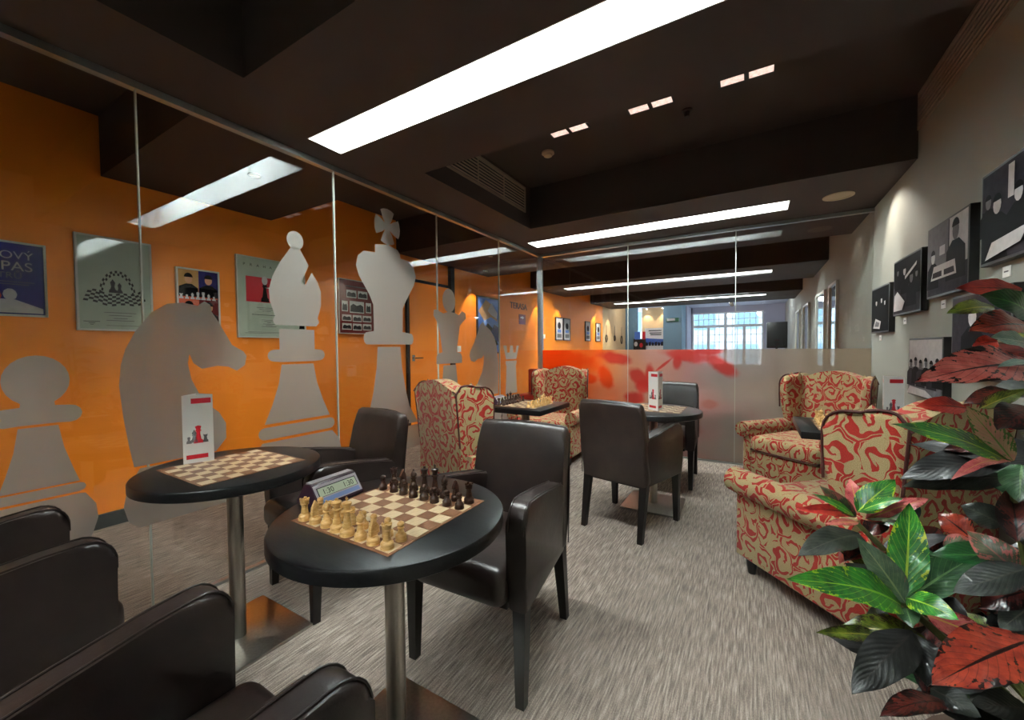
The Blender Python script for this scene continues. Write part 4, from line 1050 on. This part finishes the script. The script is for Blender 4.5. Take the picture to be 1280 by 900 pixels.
def casement(n, x0, x1, z0, z1, nx, nz):
    b = MB(); k = .045
    b.span((x0, 15.98, z0), (x1, 16.05, z0 + k)); b.span((x0, 15.98, z1 - k), (x1, 16.05, z1)); b.span((x0, 15.98, z0 + k), (x0 + k, 16.05, z1 - k)); b.span((x1 - k, 15.98, z0 + k), (x1, 16.05, z1 - k))
    o = struct(b.build('window_%d' % n, 'white_paint', smooth=0))
    for i in range(1, nx): b = MB(); xx = x0 + k + (x1 - x0 - 2 * k) * i / nx; b.span((xx - .009, 16.0, z0 + k), (xx + .009, 16.03, z1 - k)); b.build('glazing_bar', 'white_paint', o, smooth=0)
    for i in range(1, nz): b = MB(); zz = z0 + k + (z1 - z0 - 2 * k) * i / nz; b.span((x0 + k, 16.0, zz - .009), (x1 - k, 16.03, zz + .009)); b.build('glazing_bar', 'white_paint', o, smooth=0)
    b = MB(); b.span((x0 + k, 16.012, z0 + k), (x1 - k, 16.018, z1 - k)); b.build('pane', 'pane_glass', o, smooth=0)
wn0 = wn + 1
for i, a in enumerate(((-1.9, -.83, 1.93, 2.42, 6, 2), (-.83, .30, 1.93, 2.42, 6, 2), (-1.9, -1.37, .55, 1.93, 3, 5), (-1.37, -.83, .55, 1.93, 3, 5), (-.83, -.26, .55, 1.93, 3, 5), (-.26, .30, .55, 1.93, 3, 5))): casement(wn0 + i, *a)
t = thing('street_facade', 'pale building facade outside the reception windows', 'building', (-1, 21, 0))
b = MB(); b.span((-6, 0, -2), (6, .3, 9)); b.build('wall', 'ext_wall', t, smooth=0)
for i in range(6):
    for j in range(3): b = MB(); b.span((-4.8 + i * 1.7, -.04, -.2 + j * 2.2), (-3.9 + i * 1.7, .02, 1.3 + j * 2.2)); b.build('window', 'wall_blue', t, smooth=0)
t = thing('banner', 'white and blue printed roll-up banner in the reception niche', 'banner', (-2.88, 14.3, 0))
b = MB(); b.span((-.33, -.01, .05), (.33, 0, 1.86)); sh = b.build('sheet', 'print_white', t, smooth=0)
b = MB(); b.poly([(-.32, -.012, 1.30), (.32, -.012, 1.30), (.32, -.012, 1.48), (-.32, -.012, 1.52)]); b.build('picture', 'print_blue', sh, smooth=0)
b = MB()
for i in range(6): b.poly([(-.3 + i * .1, -.014, 1.26), (-.22 + i * .1, -.014, 1.26), (-.22 + i * .1, -.014, 1.36 + .04 * (i % 2)), (-.3 + i * .1, -.014, 1.38)])
b.build('crowd', 'print_mid', sh, smooth=0)
b = MB()
for i, zz in enumerate((1.76, 1.68, 1.62)): b.poly([(-.2 + .03 * i, -.014, zz), (.22, -.014, zz), (.22, -.014, zz + .03), (-.2 + .03 * i, -.014, zz + .03)])
b.build('lettering', 'print_mid', sh, smooth=0)
b = MB(); b.box((0, .02, .03), (.7, .1, .06)); b.build('stand', 'aluminium', t, smooth=0)
t = thing('display_stand', 'dark leaflet stand with coloured posters beside the banner', 'stand', (-3.32, 14.0, 0))
b = MB(); b.span((-.2, 0, 0), (.2, .05, 1.5)); b.build('panel', 'black_plastic', t, smooth=0)
b = MB(); b.span((-.16, -.01, 1.48), (.03, .0, 1.74)); b.build('leaflet', 'print_blue', t, smooth=0)
b = MB(); b.span((.1, -.01, 1.48), (.2, .0, 1.74)); b.build('leaflet', 'print_red', t, smooth=0)
for x, z in ((-.12, 1.32), (.06, 1.28)): b = MB(); b.poly([(p[0], -.004, p[1]) for p in ell(x, z, .06, .08, 12)]); b.build('leaflet', 'print_light' if x < 0 else 'print_red', t, smooth=0)
t = thing('exit_sign', 'small green illuminated sign on the blue wall', 'sign', (-2.26, 13.99, 2.1))
b = MB(); b.span((-.2, -.05, -.06), (.2, .0, .06), bev=.01); b.build('case', 'exit_green', t)
b = MB(); b.span((-.16, -.054, -.03), (.08, -.05, .04)); b.build('face', 'print_light', t, smooth=0)
for x, y, lab in ((-3.0, 13.2, 'before the banner niche'), (.2, 13.6, 'behind the loudspeaker'), (-.9, 13.4, 'next to the chrome track lights')):
    t = thing('round_downlight', 'round bright downlight in the reception ceiling ' + lab, 'ceiling light', (x, y, 2.62), 0, 'round downlights in the reception')
    b = MB(); b.lathe([(.11, 0), (.11, -.012), (.09, -.014)], 20); b.build('ring', 'white_paint', t)
    b = MB(); b.lathe([(.088, -.013), (0, -.013)], 20); b.build('lens', 'spot_glow', t)
    l = bpy.data.lights.new('reception_lamp', 'POINT'); l.energy = 9; l.color = (.9, .95, 1); l.shadow_soft_size = .08
    lo = bpy.data.objects.new('reception_lamp', l); COL.objects.link(lo); lo.parent = t; lo.location = (0, 0, -.12)
for x in (-3.25, -2.7):
    t = thing('niche_spot', 'tiny warm spotlight over the reception niche, ' + ('above the banner' if x > -3 else 'above the leaflet stand'), 'spotlight', (x, 14.75, 2.62), 0, 'warm niche spots')
    b = MB(); b.lathe([(.03, 0), (.035, -.05), (.03, -.06)], 12); b.build('can', 'chrome', t)
    b = MB(); b.lathe([(.027, -.061), (0, -.061)], 12); b.build('lens', 'spot_glow', t)
    l = bpy.data.lights.new('niche_lamp', 'SPOT'); l.energy = 14; l.color = (1, .8, .6); l.spot_size = 1.5; l.spot_blend = .5
    lo = bpy.data.objects.new('niche_lamp', l); COL.objects.link(lo); lo.parent = t; lo.location = (0, 0, -.08)
t = thing('track_light', 'ceiling track with three chrome spotlights in the reception', 'spotlight', (-.55, 12.75, 2.62))
b = MB(); b.box((0, .4, -.02), (.04, 1.3, .03)); b.build('track', 'chrome', t, smooth=0)
for k in range(3):
    b = MB(); b.tube([(0, .1 + k * .35, -.04), (0, .1 + k * .35, -.1), (.02, .02 + k * .35, -.2)], [.012, .04, .05], 10); b.build('spot_head', 'chrome', t)

# ================================================================== croton plant in the foreground
pl = thing('croton_plant', 'potted croton with glossy green, pink, red and almost black leaves', 'plant', (.50, 1.10, 0))
PO = Vector((.50, 1.10, 0))
b = MB(); b.lathe([(.13, 0), (.15, .02), (.19, .34), (.205, .345), (.205, .38), (.185, .38), (.18, .34), (0, .34)], 32); b.build('pot', 'terracotta', pl)
b = MB(); b.lathe([(.18, .33), (.1, .352), (0, .356)], 24); b.build('soil', 'soil', pl)
HUBS = [(.262, 1.09, .70), (.22, 1.245, .79), (.40, 1.077, .98), (.42, 1.03, 1.2), (.45, 1.06, 1.36), (.42, 1.2, .6), (.52, 1.15, .85)]
for hx, hy, hz in HUBS:
    b = MB(); base = Vector((random.uniform(-.06, .06), random.uniform(-.06, .06), .34)); tip = Vector((hx, hy, hz)) - PO
    b.tube([base, base.lerp(tip, .35) + Vector((.02, .0, .06)), base.lerp(tip, .7) + Vector((.01, 0, .03)), tip], [.012, .010, .008, .005], 8); b.build('stem', 'stem', pl)
def leaf(base, tip, width, kind, nrm=None, droop=.12, fold=.18, name='leaf'):
    base, tip = Vector(base), Vector(tip); d = tip - base; L = d.length; d.normalize()
    n = nrm if nrm else Vector((-.25, -.45, .85))
    n = (n - d * n.dot(d))
    if n.length < .05: n = Vector((-.5, -.8, .1)); n = n - d * n.dot(d)
    n.normalize(); s = d.cross(n)
    bm = bmesh.new(); uvl = bm.loops.layers.uv.verify(); rows = []
    nu = 12; vs_ = (-1, -.66, -.33, 0, .33, .66, 1)
    for i in range(nu + 1):
        u = i / nu
        wv = max(.0, math.sin(PI * min(1, u ** .82)) ** .8) * (1 - .12 * u) * width / 2
        if u < .06: wv = max(wv, width * .035)
        ctr = base + d * (L * u) + n * (math.sin(PI * u) * droop * L * .6 - (u ** 2.2) * droop * L * .0)
        row = []
        for v in vs_:
            wav = .035 * width * math.sin(u * 17 + v * 2) * abs(v)
            row.append((bm.verts.new(ctr + s * (v * wv) + n * (abs(v) * fold * wv - .25 * fold * wv * v * v + wav)), u, v))
        rows.append(row)
    for a, c in zip(rows, rows[1:]):
        for j in range(len(vs_) - 1):
            q = (a[j], a[j + 1], c[j + 1], c[j])
            f = bm.faces.new([x[0] for x in q]); f.smooth = True
            for lp, x in zip(f.loops, q): lp[uvl].uv = (x[1], x[2])
    me = bpy.data.meshes.new('leaf'); bm.to_mesh(me); bm.free(); me.materials.append(M('leaf_' + kind))
    o = link(name, me, pl); o.location = (0, 0, 0)
    return o
LEAVES = [
((0.257, 1.07, 0.701), (0.055, 0.881, 0.79), 0.077, 'green'),
((0.264, 1.074, 0.706), (0.19, 1.08, 0.818), 0.060, 'grey'),
((0.263, 1.074, 0.717), (0.29, 1.165, 0.882), 0.067, 'green'),
((0.271, 1.078, 0.717), (0.391, 1.153, 0.803), 0.066, 'dull'),
((0.264, 1.063, 0.722), (0.312, 0.987, 0.74), 0.052, 'green'),
((0.263, 1.062, 0.702), (0.257, 1.0, 0.698), 0.041, 'dull'),
((0.256, 1.115, 0.698), (0.179, 1.14, 0.733), 0.049, 'dark'),
((0.301, 1.095, 0.682), (0.397, 1.082, 0.665), 0.054, 'pink'),
((0.248, 1.131, 0.6), (0.238, 1.173, 0.637), 0.050, 'dark'),
((0.241, 1.126, 0.597), (0.117, 1.029, 0.62), 0.034, 'olive'),
((0.278, 1.08, 0.648), (0.157, 0.913, 0.594), 0.076, 'black'),
((0.292, 1.112, 0.628), (0.281, 1.01, 0.59), 0.062, 'black'),
((0.395, 0.99, 0.733), (0.241, 0.85, 0.694), 0.091, 'brick'),
((0.299, 0.997, 0.58), (0.189, 0.885, 0.591), 0.046, 'brickdark'),
((0.293, 1.04, 0.57), (0.346, 1.002, 0.57), 0.053, 'dark'),
((0.215, 1.223, 0.827), (0.285, 1.245, 0.908), 0.062, 'green'),
((0.231, 1.233, 0.806), (0.341, 1.242, 0.875), 0.046, 'pink'),
((0.215, 1.223, 0.822), (0.21, 1.281, 0.888), 0.038, 'pink'),
((0.212, 1.221, 0.813), (0.142, 1.217, 0.878), 0.037, 'speckle'),
((0.209, 1.22, 0.816), (0.12, 1.145, 0.877), 0.024, 'green'),
((0.217, 1.247, 0.811), (0.089, 1.183, 0.821), 0.031, 'red'),
((0.218, 1.212, 0.777), (0.088, 1.063, 0.759), 0.069, 'dark'),
((0.221, 1.204, 0.839), (0.285, 1.186, 0.883), 0.029, 'green'),
((0.223, 1.227, 0.769), (0.18, 1.141, 0.736), 0.037, 'brickdark'),
((0.213, 1.199, 0.809), (0.14, 1.12, 0.82), 0.021, 'pink'),
((0.239, 1.259, 0.762), (0.289, 1.314, 0.802), 0.046, 'brickdark'),
((0.393, 1.069, 1.01), (0.209, 0.937, 1.082), 0.054, 'green'),
((0.401, 1.073, 1.01), (0.347, 1.091, 1.103), 0.045, 'pinkgreen'),
((0.392, 1.056, 1.012), (0.288, 0.958, 0.989), 0.025, 'pink'),
((0.417, 1.129, 1.005), (0.253, 1.076, 0.952), 0.075, 'black'),
((0.415, 1.127, 0.966), (0.257, 1.078, 0.937), 0.058, 'dark'),
((0.392, 1.021, 1.015), (0.366, 0.957, 0.967), 0.051, 'dull'),
((0.401, 1.06, 1.314), (0.311, 1.03, 1.32), 0.043, 'red'),
((0.371, 1.065, 1.285), (0.297, 1.02, 1.275), 0.039, 'olive'),
((0.406, 1.049, 1.25), (0.318, 0.996, 1.242), 0.066, 'brick'),
((0.391, 1.006, 1.266), (0.318, 0.963, 1.3), 0.053, 'deepgreen'),
((0.38, 0.974, 1.219), (0.325, 0.942, 1.23), 0.039, 'pale'),
((0.379, 0.949, 1.184), (0.215, 0.85, 1.162), 0.076, 'redblack'),
((0.329, 1.033, 1.105), (0.258, 1.014, 1.106), 0.040, 'red'),
((0.381, 0.971, 1.117), (0.324, 0.913, 1.087), 0.053, 'brickdark'),
((0.359, 0.926, 1.194), (0.313, 0.886, 1.185), 0.015, 'pale'),
((0.33, 0.987, 1.111), (0.389, 1.0, 1.145), 0.028, 'olive'),
((0.396, 1.141, 1.025), (0.327, 1.122, 1.009), 0.038, 'brickdark'),
((0.371, 1.051, 1.224), (0.337, 1.042, 1.216), 0.030, 'red'),
((0.416, 1.109, 1.129), (0.343, 1.089, 1.108), 0.043, 'brickdark'),
((0.421, 1.087, 1.067), (0.391, 1.094, 1.101), 0.037, 'dark'),
((0.398, 1.043, 0.876), (0.407, 1.098, 0.954), 0.050, 'brickdark'),
((0.398, 1.216, 0.811), (0.36, 1.253, 0.842), 0.058, 'brick'),
((0.429, 1.178, 0.859), (0.374, 1.193, 0.883), 0.060, 'dark'),
((0.42, 1.077, 0.799), (0.359, 1.113, 0.858), 0.060, 'speckle'),
((0.414, 1.051, 0.829), (0.319, 1.039, 0.763), 0.055, 'dark'),
((0.353, 1.222, 0.754), (0.309, 1.219, 0.738), 0.047, 'dull'),
((0.402, 1.274, 0.749), (0.316, 1.245, 0.703), 0.036, 'red'),
((0.354, 1.201, 0.787), (0.408, 1.21, 0.802), 0.045, 'speckle'),
((0.432, 1.106, 0.763), (0.374, 1.094, 0.721), 0.055, 'brickdark'),
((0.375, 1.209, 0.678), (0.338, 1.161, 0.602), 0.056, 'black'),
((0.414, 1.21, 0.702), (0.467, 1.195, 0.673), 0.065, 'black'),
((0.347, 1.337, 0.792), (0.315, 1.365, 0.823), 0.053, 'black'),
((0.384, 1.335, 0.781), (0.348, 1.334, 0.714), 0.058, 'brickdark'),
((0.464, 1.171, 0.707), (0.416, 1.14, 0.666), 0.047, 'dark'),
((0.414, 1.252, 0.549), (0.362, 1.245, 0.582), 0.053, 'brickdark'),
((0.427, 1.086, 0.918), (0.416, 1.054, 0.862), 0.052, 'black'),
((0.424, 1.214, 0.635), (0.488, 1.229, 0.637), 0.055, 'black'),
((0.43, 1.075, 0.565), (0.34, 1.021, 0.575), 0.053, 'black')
]
for bs, tp, wd, kind in LEAVES:
    mid = (Vector(bs) + Vector(tp)) / 2
    nv = (Vector((0, 0, 1.22)) - mid).normalized() * .8 + Vector((random.uniform(-.2, .2), random.uniform(-.2, .2), .5))
    leaf(Vector(bs) - PO, Vector(tp) - PO, wd, kind, nv, random.uniform(.05, .2), random.uniform(.08, .28))
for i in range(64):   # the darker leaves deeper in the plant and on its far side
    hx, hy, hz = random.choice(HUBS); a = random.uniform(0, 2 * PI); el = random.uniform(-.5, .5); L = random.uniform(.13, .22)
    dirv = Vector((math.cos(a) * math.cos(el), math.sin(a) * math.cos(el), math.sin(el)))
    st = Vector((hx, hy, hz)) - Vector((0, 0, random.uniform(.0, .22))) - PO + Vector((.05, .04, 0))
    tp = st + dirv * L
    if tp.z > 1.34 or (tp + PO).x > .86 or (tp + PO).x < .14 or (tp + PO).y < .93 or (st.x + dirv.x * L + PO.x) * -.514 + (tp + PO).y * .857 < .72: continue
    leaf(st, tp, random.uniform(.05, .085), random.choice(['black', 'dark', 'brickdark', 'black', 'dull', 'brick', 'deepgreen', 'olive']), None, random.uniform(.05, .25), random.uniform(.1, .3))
